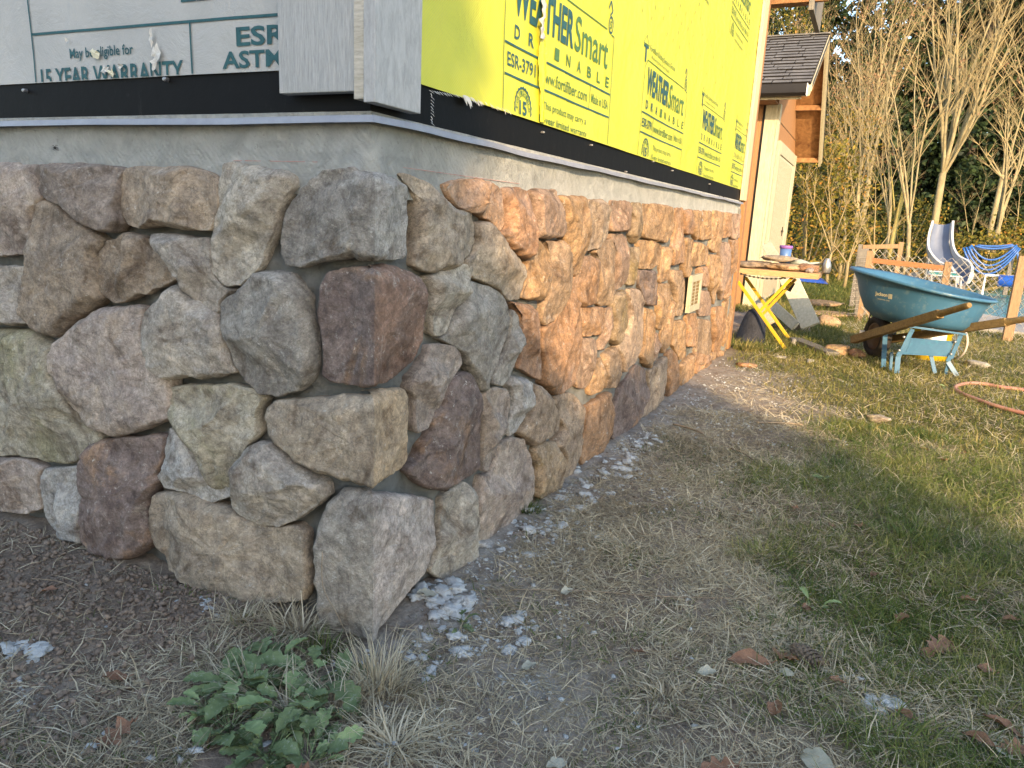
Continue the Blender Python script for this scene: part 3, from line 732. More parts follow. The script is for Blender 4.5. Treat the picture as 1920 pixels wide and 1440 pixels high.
# foundation vent
vy0 = at(1292, 560, 0, .045)[1]; vy1 = at(1313, 540, 0, .045)[1]; vz0 = at(1297, 584, 0, .045)[2]; vz1 = at(1300, 516, 0, .045)[2]
mb = MB(); fw = .035
mb.box((.03, vy0, vz0), (.052, vy1, vz0+fw)); mb.box((.03, vy0, vz1-fw), (.052, vy1, vz1))
mb.box((.03, vy0, vz0+fw+.0), (.052, vy0+fw, vz1-fw)); mb.box((.03, vy1-fw, vz0+fw), (.052, vy1, vz1-fw))
vent = part('vent_frame', mb, M['cream'], wall, .002)
part('vent_plate', MB().box((.036, vy0+fw, vz0+fw), (.046, vy1-fw, vz1-fw)), M['cream'], vent)
for k in range(7):
    z = vz0+fw+(vz1-vz0-2*fw)*(k+.5)/7
    for c in (0, 1):
        ya = vy0+fw+(vy1-vy0-2*fw)*(.06+.50*c); yb = ya+(vy1-vy0-2*fw)*.36
        part('vent_slot', MB().box((.045, ya, z-.008), (.0475, yb, z+.006)), M['oldwood'], vent)  # raised dark bar stands in for the shade inside a slot
mb = MB(); mb.box((.012, vy0+.01, vz0+.01), (.02, vy1-.01, vz1-.01)); part('vent_screen', mb, M['gutter'], vent)

# ================================================================== HOUSE ABOVE THE STONE
house = thing('house', 'unfinished house wall in grey and yellow building wrap above the stone wainscot', 'house')
# stucco band (slightly rough, with a ragged lower edge covered by the stones)
def band():
    V = []; Q = []; o = 0
    for f, us in (('L', np.arange(-2.4, .0101, .01)), ('R', np.concatenate([np.arange(-.01, 1.5, .01), np.arange(1.5, 4.2, .03)]))):
        zs = np.arange(.90, 1.052, .008); U, Z = np.meshgrid(us, zs)
        h = .010 + (fbm(U*6, Z*10, 8, 4)-.5)*.006 + (fbm(U*30, Z*50, 18, 3)-.5)*.0025
        h = h + .018*sstep(.13, .03, np.abs(U))*fbm(U*55, Z*55, 4, 4)*sstep(1.02, .97, Z) + .006*sstep(.975, .955, Z)*fbm(U*60, Z*30, 14, 3)
        h = np.where(np.abs(U-(.01 if f == 'L' else -.01)) < .001, .010, h)
        W_ = np.stack([U, -h, Z], -1) if f == 'L' else np.stack([h, U, Z], -1)
        V.append(W_.reshape(-1, 3)); nu = len(us)
        i = np.arange(nu-1)[None] + np.arange(len(zs)-1)[:, None]*nu
        Q.append(np.stack([i, i+1, i+1+nu, i+nu], -1).reshape(-1, 4)+o); o += U.size
    return np_mesh('stucco_band', np.concatenate(V), np.concatenate(Q), smooth=True)
link('stucco_band', band(), M['stucco'], house)
# red chalk line snapped above the stones
M['chalk'] = m_mottle('red_chalk', (.48, .24, .20), (.5, .38, .34), 60, .9, .1, 90)
mb = MB(); mb.box((-.33, -.0145, .9605), (-.03, -.0135, .9620)); mb.box((.0135, .05, .9605), (.0145, .62, .9618))
part('chalk_line', mb, M['chalk'], house)
# corner studs core so nothing is see-through
mb = MB(); mb.box((-2.4, .06, -.1), (-.06, 4.3, 1.04)); part('foundation_core', mb, M['mortar'], house); mb = MB(); mb.box((-2.4, .012, 1.041), (-.012, 4.3, 2.75)); part('wall_core', mb, M['raw'], house)
# flashing : sloped metal lip
def lip():
    mb = MB()
    # left face run and right face run, mitred at the corner
    for seg in range(24):
        pass
    nL = 30
    def prof(w):  # (out, z) points
        return [(.004, 1.0455), (.030+w, 1.0425), (.033+w, 1.0300), (.0315+w, 1.0298), (.0285+w, 1.0405), (.004, 1.0435)]
    rings = []
    for k in range(nL+1):
        x = -2.4 + (2.4)*k/nL
        w = .0025*math.sin(x*9)+.0015*math.sin(x*23)
        dz = .0015*math.sin(x*7+1)
        if k == nL: rings.append([(o, -o, z) for o, z in prof(0)])
        else: rings.append([(x, -o, z+dz) for o, z in prof(w)])
    for k in range(1, 60):
        y = 4.16*k/59
        w = .0025*math.sin(y*8)+.002*math.sin(y*19); dz = .0016*math.sin(y*6)+.001*math.sin(y*17)
        rings.append([(o, y, z+dz) for o, z in prof(w)])
    m = 6
    vs = [p for r in rings for p in r]
    fs = [(i*m+k, (i+1)*m+k, (i+1)*m+(k+1)%m, i*m+(k+1)%m) for i in range(len(rings)-1) for k in range(m)]
    mb.add(vs, fs); return mb
part('drip_flashing', lip(), M['flash'], house)
# black membrane, both faces (slightly wavy)
def sheet(name, f, u0, u1, z0, z1, off, mat, amp=.002, du=.03, dz=.02, th=None, seed=1, root=house, sc=4):
    us = np.linspace(u0, u1, max(2, int((u1-u0)/du))); zs = np.linspace(z0, z1, max(2, int((z1-z0)/dz)))
    U, Z = np.meshgrid(us, zs); h = off + (fbm(U*sc, Z*sc, seed, 3)-.5)*amp
    V = np.stack([U, -h, Z], -1) if f == 'L' else np.stack([h, U, Z], -1)
    nu = len(us); i = np.arange(nu-1)[None] + np.arange(len(zs)-1)[:, None]*nu
    q = np.stack([i, i+1, i+1+nu, i+nu], -1).reshape(-1, 4)
    return link(name, np_mesh(name, V, q, smooth=True), mat, root)
sheet('black_membrane', 'L', -2.4, .006, 1.0435, 1.15, .004, M['black'], .003, seed=3)
sheet('black_membrane', 'R', -.006, 3.13, 1.0435, 1.145, .0065, M['black'], .003, seed=5)
sheet('black_membrane', 'R', 3.08, 4.13, 1.0435, 1.14, .009, M['black'], .003, seed=6)
sheet('grey_wrap', 'L', -2.4, .006, 1.129, 2.75, .009, M['wrap_grey'], .006, .02, .02, seed=14, sc=5)
sheet('yellow_wrap', 'R', -.006, 4.10, 1.125, 2.75, .012, M['wrap_yellow'], .014, .03, .03, seed=25, sc=3)
# primed corner boards
mb = MB(); mb.box((-.182, -.036, 1.082), (-.005, -.012, 2.75)); part('corner_board', mb, M['primed'], house, .0015)
mb = MB(); mb.box((-.0045, -.040, 1.068), (.017, -.0155, 2.75)); part('corner_board_edge', mb, M['board_edge'], house, .001, label='plywood edge strip of the corner boards')
mb = MB(); mb.box((.0175, -.0415, 1.062), (.0425, .105, 2.75)); part('corner_board', mb, M['primed_smooth'], house, .0015)
# raw board at the far end of the yellow wall
mb = MB(); mb.box((.014, 4.105, 1.055), (.036, 4.26, 2.75)); part('end_board', mb, M['raw'], house, .002)
mb = MB(); mb.box((-.01, 4.262, .0), (.03, 4.36, 2.75)); part('end_casing', mb, M['brown'], house, .002)
# eave bits at the far end
z0 = at(1435, 12, 1, 4.6)[2]
mb = MB(); mb.box((-.3, 4.56, z0), (.37, 4.60, z0+.14)); part('eave_lookout', mb, M['ply'], house, .002)
e = at(1522, 22, 1, 4.62); e0 = at(1517, 22, 1, 4.62); e1 = at(1527, 22, 1, 4.62)
mb = MB(); mb.box((e0[0], 4.55, e[2]-.005), (e1[0], 5.2, e[2]+.3)); part('eave_fascia', mb, M['greywood'], house, .002)
mb = MB(); mb.box((-.3, 4.6, z0+.14), (e0[0], 5.2, z0+.155)); part('eave_soffit', mb, M['ply'], house)
# nails and staples
def nail(f, u, z, r=.0045, h=.013, mat='zinc'):
    c = (u, -h, z) if f == 'L' else (h, u, z)
    R = Matrix.Rotation(math.radians(90), 3, 'X') if f == 'L' else Matrix.Rotation(math.radians(90), 3, 'Y')
    m = MB(); m.lathe([(.0, .004), (r*.7, .0035), (r, .001), (r, -.008)], 10, c, R); part('nail_head', m, M[mat], house)
for a, b in ((47, 170), (311, 149)):
    p = at(a, b, 1, -.01); nail('L', p[0], p[2])
for a, b in ((1017, 248), (1108, 272), (1173, 322), (1224, 303), (1260, 320), (1330, 345)):
    p = at(a, b, 0, .01); nail('R', p[1], p[2], .003)
for a, b in ((650, 162), (700, 160), (745, 40)):
    pass
# --- print on the wraps: real lettering, flat on the sheet
def text_mesh(s, bold=.0, shear=0., spacing=1.0):
    cu = bpy.data.curves.new('t', 'FONT'); cu.body = s; cu.size = 1; cu.offset = bold; cu.shear = shear; cu.space_character = spacing
    cu.resolution_u = 3
    o = bpy.data.objects.new('t', cu); COL.objects.link(o)
    dg = bpy.context.evaluated_depsgraph_get(); me = bpy.data.meshes.new_from_object(o.evaluated_get(dg))
    bpy.data.objects.remove(o); bpy.data.curves.remove(cu)
    v = np.zeros(len(me.vertices)*3); me.vertices.foreach_get('co', v); v = v.reshape(-1, 3)
    f = [tuple(p.vertices) for p in me.polygons]; bpy.data.meshes.remove(me)
    v[:, 0] -= v[:, 0].min(); v[:, 0] /= max(v[:, 0].max(), 1e-6)
    y0 = v[:,1].min(); H = v[:, 1].max()-y0; v[:, 1] = (v[:, 1]-y0)/H
    return v, f
def surf(f, U, Z, seed, off, amp, sc):
    return off + (fbm(U*sc, Z*sc, seed, 3)-.5)*amp
def place(name, vf, face, u0, u1, z0, z1, mat, lift=.0022, root=house, slant=0., **pr):
    v, f = vf
    U = u0+(u1-u0)*v[:, 0]; Z = z0+(z1-z0)*v[:, 1] + slant*v[:,0]
    if face == 'L': h = surf('L', U, Z, 14, .009, .006, 5); P = np.stack([U, -(h+lift), Z], 1)
    else: h = surf('R', U, Z, 25, .012, .014, 3); P = np.stack([h+lift, U, Z], 1)
    me = bpy.data.meshes.new(name); me.from_pydata([tuple(p) for p in P], [], f); me.update()
    zc = 1.1305 if face == 'L' else 1.1285     # the membrane laps over the print
    if P[:, 2].min() < zc:
        bm = bmesh.new(); bm.from_mesh(me)
        bmesh.ops.bisect_plane(bm, geom=bm.verts[:]+bm.edges[:]+bm.faces[:], plane_co=(0, 0, zc), plane_no=(0, 0, -1), clear_outer=True)
        bm.to_mesh(me); bm.free()
    return link(name, me, mat, root, **pr)
def word(s, face, u0, u1, z0, z1, mat, bold=.02, name='lettering', **k):
    return place(name, text_mesh(s, bold, k.pop('shear', 0), k.pop('spacing', 1)), face, u0, u1, z0, z1, mat, **k)
def strip_vf(pts, w):   # polyline ribbon in unit-less wall coordinates
    v = []; f = []
    P = np.array(pts, float)
    for i in range(len(P)-1):
        d = P[i+1]-P[i]; L = np.hypot(*d); n = np.array([-d[1], d[0]])/L*w/2
        k = max(1, int(L/.06))
        for j in range(k):
            a = P[i]+d*j/k; b = P[i]+d*(j+1)/k
            o = len(v); v += [(*(a+n), 0), (*(a-n), 0), (*(b-n), 0), (*(b+n), 0)]; f.append((o, o+1, o+2, o+3))
    return np.array(v), f
def line(face, pts, w, mat, name='printed_line'):
    v, f = strip_vf(pts, w)
    return place(name, (v, f), face, 0, 1, 0, 1, mat)
INK = M['ink']
# grey wrap
line('L', [(-.957, 2.4), (-.955, 1.13)], .0042, INK)
line('L', [(-.955, 1.234), (-.14, 1.2265)], .0052, INK)
line('L', [(-.438, 1.229), (-.436, 1.13)], .0046, INK)
word('ESR', 'L', -.312, -.186, 1.176, 1.211, INK, .025)
word('ASTM', 'L', -.352, -.196, 1.136, 1.168, INK, .025)
word('May be eligible for', 'L', -.822, -.612, 1.170, 1.197, INK, .012)
word('15 YEAR WARRANTY', 'L', -.934, -.462, 1.118, 1.158, INK, .02)
p = at(348, 6, 1, 0); word('LLC', 'L', p[0], p[0]+.15, p[2]-.002, p[2]+.045, INK, .025)
# torn scabs of paper on the grey wrap
def scab(cu, cz, r, mat, n=10, sd=0, face='L', elong=1.0):
    rs = np.random.default_rng(sd); a = np.linspace(0, 6.283, n, endpoint=False)
    rr = r*rs.uniform(.35, 1.1, n); V = [(cu+math.cos(t)*q, cz+math.sin(t)*q*elong) for t, q in zip(a, rr)]
    pts = []; h0 = .0125 if face == 'L' else .015
    for k, (u, z) in enumerate(V + [(cu, cz)]):
        h = h0 + .002 + rs.uniform(0, .005)
        pts.append((u, -h, z) if face == 'L' else (h, u, z))
    m = MB(); m.add(pts, [(i, (i+1) % n, n) for i in range(n)]); return part('torn_paper', m, mat, house)
M['tornpaper'] = m_mottle('torn_paper', (.55, .53, .48), (.64, .62, .57), 80, .8, .6, 120)
M['glue'] = m_mottle('glue_spot', (.62, .58, .40), (.66, .62, .46), 60, .5, .5, 90)
for i, (a, b, r, el) in enumerate(((182, 100, .014, 1), (200, 132, .016, .7), (212, 138, .012, 1), (287, 72, .010, 2.2), (296, 100, .014, 1.6), (127, 76, .006, 1), (230, 125, .012, .6), (292, 120, .010, 1.6))):
    p = at(a, b, 1, -.012); scab(p[0], p[2], r, M['glue'] if i in (0, 2) else M['tornpaper'], 11, i, 'L', el)
# yellow wrap print block
def ring_vf(cy, cz, r0, r1, n=40, teeth=0, sx=1.0):
    v = []; f = []
    for k in range(n):
        a = 2*math.pi*k/n; t = (r1*(1.07 if (teeth and k % 2) else 1))
        v += [(cy+math.cos(a)*r0*sx, cz+math.sin(a)*r0, 0), (cy+math.cos(a)*t*sx, cz+math.sin(a)*t, 0)]
    for k in range(n): j = (k+1) % n; f.append((2*k, 2*k+1, 2*j+1, 2*j))
    return np.array(v), f
def clip_z(vf, zmin):
    v, f = vf
    keep = [q for q in f if all(v[i][1] > zmin for i in q)]
    return v, keep
def letter_arc(s, cy, cz, r, a0, a1, h, w, mat):
    for i, ch in enumerate(s):
        a = math.radians(a0+(a1-a0)*i/(len(s)-1)); v, f = text_mesh(ch, .01)
        v = v.copy(); x = (v[:, 0]-.5)*w; y = v[:, 1]*h
        X = cy + (r+y)*math.cos(a) + x*math.sin(a); Z = cz + (r+y)*math.sin(a) - x*math.cos(a)
        place('lettering', clip_z((np.stack([X, Z, 0*X], 1), f), ZB), 'R', 0, 1, 0, 1, mat)
ZB = 1.127
def block(y0, y1, zb, mats, icon=True, full=True):
    global ZB
    a, g = mats; w = (y1-y0)/.775
    X = lambda t: y0 + t*w
    Zs = lambda z: zb + (z-1.127)
    cap = zb
    top = Zs(1.467); gap = .0
    line('R', [(X(0), max(cap, Zs(1.09))), (X(0), Zs(1.44)), (X(.03), top), (X(.70), Zs(1.467))], .0032, g)
    line('R', [(X(.775), max(cap, Zs(1.09))), (X(.775), Zs(1.46)), (X(.745), Zs(1.46))], .0032, g)
    line('R', [(X(.005), Zs(1.283)), (X(.77), Zs(1.283))], .005, a); line('R', [(X(.005), Zs(1.212)), (X(.77), Zs(1.212))], .005, a)
    line('R', [(X(.20), Zs(1.212)), (X(.20), Zs(1.283))], .0035, g); line('R', [(X(.585), Zs(1.212)), (X(.585), Zs(1.283))], .0035, g)
    word('WEATHER', 'R', X(.045), X(.43), Zs(1.352), Zs(1.447), a, .035)
    word('Smart', 'R', X(.44), X(.725), Zs(1.352), Zs(1.447), g, .008)
    for i, ch in enumerate('DRAINABLE'):
        c = X(.055+.083*i); word(ch, 'R', c, c+.032*w, Zs(1.300), Zs(1.331), a if i < 3 else g, .02)
    word('ESR-3791', 'R', X(.02), X(.185), Zs(1.232), Zs(1.264), a, .012)
    word('www.fortifiber.com', 'R', X(.215), X(.565), Zs(1.230), Zs(1.262), g, .006)
    word('Made in USA', 'R', X(.60), X(.755), Zs(1.234), Zs(1.262), g, .006)
    sy, sz = X(.115), Zs(1.146); ZB = cap
    place('seal_ring', clip_z(ring_vf(sy, sz, .046, .050, 44, 1), cap), 'R', 0, 1, 0, 1, a)
    place('seal_ring', clip_z(ring_vf(sy, sz, .030, .0315, 36), cap), 'R', 0, 1, 0, 1, g)
    word('15', 'R', sy-.022, sy+.022, max(Zs(1.130), cap), Zs(1.164), a, .03)
    letter_arc('FORTISHIELD', sy, sz, .033, 178, 2, .010, .009, g)
    word('This product may carry a', 'R', X(.235), X(.57), Zs(1.158), Zs(1.183), g, .004)
    word('15-year limited warranty', 'R', X(.215), X(.58), Zs(1.122), Zs(1.147), g, .004)
    # house-shaped emblem with a T and maker's line above the block
    if icon:
        hy = X(-.012); line('R', [(hy-.028, Zs(1.515)), (hy+.006, Zs(1.545)), (hy+.042, Zs(1.515)), (hy-.028, Zs(1.515))], .003, g)
        line('R', [(hy-.022, Zs(1.507)), (hy+.036, Zs(1.507))], .008, a); line('R', [(hy+.007, Zs(1.507)), (hy+.007, Zs(1.455))], .017, a)
        word('Fortifiber Building Systems Group', 'R', X(.05), X(.49), Zs(1.498), Zs(1.523), g, .004)
        word('Protecting the World Inside', 'R', X(.08), X(.40), Zs(1.478), Zs(1.492), g, .002)
        # round water-drop emblem
        place('emblem_ring', ring_vf(X(.735), Zs(1.487), .020, .026, 26, 0, .9), 'R', 0, 1, 0, 1, a)
        line('R', [(X(.705), Zs(1.53)), (X(.725), Zs(1.555)), (X(.745), Zs(1.53)), (X(.722), Zs(1.512))], .007, a)
        word('5', 'R', X(.725), X(.745), Zs(1.476), Zs(1.498), g, .01)
block(.505, 1.28, 1.127, (INK, M['ink_green']))
block(1.64, 2.34, 1.127, (INK, M['ink_green']))
block(2.682, 3.29, 1.127, (INK, M['ink_green']))
block(3.70, 4.075*1.0+.12, 1.127, (INK, M['ink_green'])) if False else None
block(3.66, 4.09, 1.127, (INK, M['ink_green']))
# upper rows of print
for y0, y1 in ((1.0, 1.7), (2.1, 2.78), (3.13, 3.74)):
    block(y0, y1, 1.89, (M['ink_green'], M['ink_green']), icon=False)
# fastener slots: short dashes in staggered rows
rs = random.Random(5); dash = []
for r in range(9):
    for c in range(30):
        y = 1.55+c*.115+(r % 2)*.057; z = 1.60+r*.048
        if y > 4.05 or rs.random() < .18: continue
        dash.append((y+rs.uniform(-.01, .01), z+rs.uniform(-.004, .004)))
for y, z in dash: line('R', [(y, z), (y+.002, z+.015)], .004, M['ink_green'], 'staple_mark')
# yellow tape over the seam in the first block, wrinkled
def tape():
    V = []; Q = []; n = 60; m = 5; yc = .728; rs = np.random.default_rng(3)
    for i in range(n+1):
        z = 1.127 + (2.0-1.127)*i/n
        w = .018*(1+.25*math.sin(z*31)) ; c = yc + .006*math.sin(z*13) - .045*(z-1.127)
        for k in range(m+1):
            u = -1+2*k/m; V.append((.018+.004*(1-u*u)+ (fbm(np.array(u*3.), np.array(z*40.), 3, 2)-.5)*.009, c+u*w, z))
    for i in range(n):
        for k in range(m): a = i*(m+1)+k; Q.append((a, a+1, a+m+2, a+m+1))
    return np_mesh('seam_tape', np.array(V, float), Q, smooth=True)
M['tape'] = m_mottle('yellow_tape', (.72, .60, .01), (.80, .68, .02), 14, .25, .4, 40, .006, (.50, .46, .08), spec=.6)
link('seam_tape', tape(), M['tape'], house)
def crinkle():
    V = []; Q = []; n = 26; m = 4
    for i in range(n+1):
        z = 1.325+.10*i/n; w = .010+.004*math.sin(i*1.3)
        for k in range(m+1):
            u = -1+2*k/m; V.append((.026+.003*(1-u*u)+(fbm(np.array(u*4.), np.array(z*60.), 8, 2)-.5)*.010, .700+.004*math.sin(i)+u*w-.045*(z-1.127), z))
    for i in range(n):
        for k in range(m): a = i*(m+1)+k; Q.append((a, a+1, a+m+2, a+m+1))
    return np_mesh('crinkled_film', np.array(V, float), Q, smooth=True)
link('crinkled_film', crinkle(), M['primed_smooth'], house)
# torn white edge of the membrane at the near end of the yellow sheet
def shreds():
    rs = np.random.default_rng(12); V = []; T = []
    p0 = at(803, 170, 0, .014); p1 = at(865, 205, 0, .014); p2 = at(905, 215, 0, .014); p3 = at(950, 222, 0, .014)
    def sh(y, z, dy, dz, w):
        o = len(V); lift = rs.uniform(.002, .010)
        V.extend([(.0165, y-w, z), (.0165, y+w, z), (.0165+lift*.6, y+dy*.5+w*.8, z+dz*.5), (.0165+lift, y+dy, z+dz), (.0165+lift*.6, y+dy*.5-w*.8, z+dz*.5)])
        T.extend([(o, o+1, o+2), (o, o+2, o+4), (o+4, o+2, o+3)])
    for i in range(34):
        t = rs.uniform(0, 1); y = p1[1]+(p3[1]-p1[1])*t**1.3; z = 1.127+rs.uniform(-.002, .004)
        big = math.exp(-((t-.12)/.15)**2)
        sh(y, z, rs.uniform(-.002, .010), -rs.uniform(.006, .012)-.014*big*rs.uniform(.5, 1), rs.uniform(.001, .003)+.005*big)
    for i in range(14):
        t = i/14; y = p0[1]+(p1[1]-p0[1])*t; z = p0[2]+(1.127-p0[2])*t; sh(y, z+.001, .012, -.006, .0022)
    for i in range(10):
        t = i/10; sh(p0[1]+.006+.003*t, p0[2]-.004-.062*t, .001, -.008, .0016)
    return np_mesh('torn_edge', np.array(V, float), None, T)
link('torn_edge', shreds(), M['tornpaper'], house)
# small dark bug sitting on the stucco
p = at(103, 277, 1, -.016)
bug = MB(); bug.lathe([(0, -.003), (.0028, -.0015), (.0032, .001), (0, .0035)], 8, p)
for s in (-1, 1):
    for k in (-1, 0, 1): bug.tube([(p[0]+s*.002, p[1], p[2]+k*.002), (p[0]+s*.005, p[1]-.002, p[2]+k*.004+.001), (p[0]+s*.0075, p[1]+.003, p[2]+k*.006)], .0004, 4)
solo('spider', bug, M['chain'], 'tiny dark spider on the stucco above the stones at left', 'spider', tuple(p))

# ================================================================== SHED
sx = -.24; sy = 7.5; ex = .10
shed = thing('shed', 'brown sided garden shed with grey shingle roof and cream trim beyond the house', 'shed', (sx, sy, 0))
def lin(p, q, t): return tuple(p[i]+(q[i]-p[i])*t for i in range(3))
EZ, EY = 2.31, sy-.42      # front eave
RZ, RY = 3.06, sy+.93      # ridge
BZ, BY = 1.84, sy+2.38     # rear eave
zeave = 2.20; D = 2.30
gable = lambda y: (EZ+(RZ-EZ)*(y-EY)/(RY-EY) if y < RY else RZ+(BZ-RZ)*(y-RY)/(BY-RY)) - .05
mb = MB(); mb.box((-3.6, sy, -.1), (sx-.13, sy+.05, zeave)); part('front_siding', mb, M['brown'], shed)
# side wall with gable top
mb = MB(); ys = [sy+.05, RY, sy+D]
mb.prism([(sx-.05, sy, -.1), (sx-.05, sy+D, -.1), (sx-.05, sy+D, gable(sy+D)), (sx-.05, RY, gable(RY)), (sx-.05, sy, gable(sy))], (.05, 0, 0))
part('gable_siding', mb, M['brown'], shed)
mb = MB(); mb.box((sx+.0, sy+.30, 2.03), (sx+.004, sy+D, 2.036)); part('siding_joint', mb, M['gutter'], shed)
# trims
mb = MB(); mb.box((sx-.125, sy-.03, -.02), (sx+.0, sy-.002, zeave-.02)); part('corner_trim', mb, M['cream'], shed, .003)
mb = MB(); mb.box((sx+.002, sy-.03, -.02), (sx+.03, sy+.085, zeave-.02)); part('corner_trim', mb, M['cream'], shed, .003)
mb = MB(); mb.box((sx-.150, sy-.006, -.02), (sx-.127, sy+.01, zeave-.02)); part('gap_shade_strip', mb, M['gutter'], shed)  # dark strip stands in for shade between siding and corner trim
dy0, dy1, dz = sy+.30, sy+2.1, 1.70
door = part('door', MB().box((sx+.002, dy0+.12, .02), (sx+.022, dy1-.12, dz)), M['cream_flat'], shed, .002)
for k in range(1, 14):
    y = dy0+.12+(dy1-dy0-.24)*k/14
    part('door_groove', MB().box((sx+.0225, y-.004, .05), (sx+.0245, y+.004, dz-.03)), M['oldwood'], door)
hg = MB(); p = at(1467, 434, 0, sx+.03); hg.box((sx+.022, p[1]-.10, p[2]-.012), (sx+.03, p[1]+.10, p[2]+.012)); hg.box((sx+.022, p[1]-.012, p[2]-.06), (sx+.032, p[1]+.012, p[2]+.06))
part('door_hinge', hg, M['gutter'], door)
part('door_frame', MB().box((sx+.002, dy0, -.02), (sx+.034, dy0+.11, dz+.14)), M['cream'], shed, .003)
part('door_frame', MB().box((sx+.002, dy1-.11, -.02), (sx+.034, dy1, dz+.001)), M['cream'], shed, .003)
part('door_head', MB().box((sx+.002, dy0+.112, dz+.002), (sx+.036, dy1, dz+.14)), M['cream'], shed, .003)
part('corner_trim', MB().box((sx+.002, sy+D-.10, -.02), (sx+.03, sy+D, gable(sy+D)-.01)), M['cream'], shed, .003)
# roof: decking, shingles one by one, gutter, rakes
def slab(y0, z0, y1, z1, x0, x1, th, name, mat, up=0.):
    d = Vector((0, y1-y0, z1-z0)).normalized(); n = Vector((0, -d.z, d.y)); 
    if n.z < 0: n = -n
    a = Vector((0, y0, z0))+n*up; b = Vector((0, y1, z1))+n*up
    mb = MB(); mb.prism([(x0, a.y, a.z), (x0, b.y, b.z), (x0, b.y+n.y*th, b.z+n.z*th), (x0, a.y+n.y*th, a.z+n.z*th)], (x1-x0, 0, 0))
    return part(name, mb, mat, shed)
slab(EY, EZ-.03, RY, RZ-.03, -3.6, ex-.035, .014, 'roof_deck', M['ply'])
slab(EY, EZ-.014, RY, RZ-.014, -3.6, ex-.004, .012, 'roof_felt', M['gutter'])
slab(RY, RZ-.03, BY, BZ-.03, -3.6, ex-.035, .014, 'roof_deck', M['ply'])
L = math.hypot(RY-EY, RZ-EZ); ncourse = 16
dv = Vector((0, RY-EY, RZ-EZ)).normalized(); nv = Vector((0, -dv.z, dv.y))
rs = random.Random(3)
sroot = shed
def shingle_mesh(w):
    mb = MB(); h = L/ncourse*.97
    a = Vector((0,0,0)); R = [a, dv*h]
    mb.add([Vector((0,0,0))+nv*.004, Vector((w,0,0))+nv*.004, Vector((w,0,0))+dv*h-nv*.004, dv*h-nv*.004,
            nv*.019, Vector((w,0,0))+nv*.019, Vector((w,0,0))+dv*h+nv*.008, dv*h+nv*.008],
           [(0,3,2,1),(4,5,6,7),(0,1,5,4),(1,2,6,5),(2,3,7,6),(3,0,4,7)])
    return mb.mesh('shingle')
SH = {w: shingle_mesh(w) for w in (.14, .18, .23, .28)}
for k, me in SH.items():
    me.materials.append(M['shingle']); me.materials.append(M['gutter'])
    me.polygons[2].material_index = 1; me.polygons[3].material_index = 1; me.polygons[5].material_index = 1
xl = -1.25
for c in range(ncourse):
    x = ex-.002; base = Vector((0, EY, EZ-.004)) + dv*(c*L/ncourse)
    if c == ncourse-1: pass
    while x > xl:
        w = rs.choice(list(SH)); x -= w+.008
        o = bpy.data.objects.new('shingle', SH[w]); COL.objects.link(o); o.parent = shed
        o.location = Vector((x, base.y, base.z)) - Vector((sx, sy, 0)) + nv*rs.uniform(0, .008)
slab(RY, RZ-.012, BY, BZ-.012, -3.6, ex-.004, .016, 'rear_roofing', M['shingle'])
slab(EY, EZ-.012, RY, RZ-.012, -3.6, xl, .012, 'roofing', M['shingle'])
part('ridge_cap', MB().bar((-3.6, RY, RZ+.008), (ex+.01, RY, RZ+.008), .12, .014), M['shingle'], shed)
# gutter profile
gp = [(EY-.10, EZ-.015), (EY-.10, EZ-.10), (EY-.075, EZ-.125), (EY-.01, EZ-.125), (EY-.01, EZ-.02), (EY-.02, EZ-.02), (EY-.02, EZ-.113), (EY-.07, EZ-.113), (EY-.09, EZ-.095), (EY-.09, EZ-.015)]
mb = MB(); mb.prism([(-3.6, y, z) for y, z in gp], (3.6+ex-.03, 0, 0)); part('gutter', mb, M['gutter'], shed)
part('gutter_end_cap', MB().box((ex-.030, EY-.102, EZ-.128), (ex-.026, EY-.006, EZ-.012)), M['white'], shed)
part('eave_fascia', MB().box((-3.6, EY-.008, EZ-.148), (ex-.08, EY+.012, EZ-.126)), M['cream'], shed)
part('eave_soffit', MB().box((-3.6, EY+.014, EZ-.14), (sx+.0, sy-.002, EZ-.13)), M['ply'], shed)
def rake(y0, z0, y1, z1):
    for xx, w, mt, dd in ((ex-.034, .03, 'cream', .115), (ex-.003, .012, 'cream', .075), (ex+.0095, .006, 'gutter', .03)):
        d = Vector((0, y1-y0, z1-z0)).normalized()
        mb = MB(); mb.prism([(xx, y0, z0-dd), (xx, y1, z1-dd), (xx, y1, z1), (xx, y0, z0)], (w, 0, 0)); part('rake_board' if mt == 'cream' else 'drip_edge', mb, M[mt], shed)
rake(EY, EZ-.002, RY, RZ-.002); rake(RY+.001, RZ-.002, BY, BZ-.002)
for t in (0.02, .5, .97):
    a = (RY+(BY-RY)*t, RZ+(BZ-RZ)*t)
    part('lookout', MB().box((sx+.002, a[0]-.03, a[1]-.105), (ex-.036, a[0]+.01, a[1]-.045)), M['ply'], shed)
part('lookout', MB().box((sx+.002, EY+.03, EZ-.10), (ex-.036, EY+.07, EZ-.045)), M['ply'], shed)

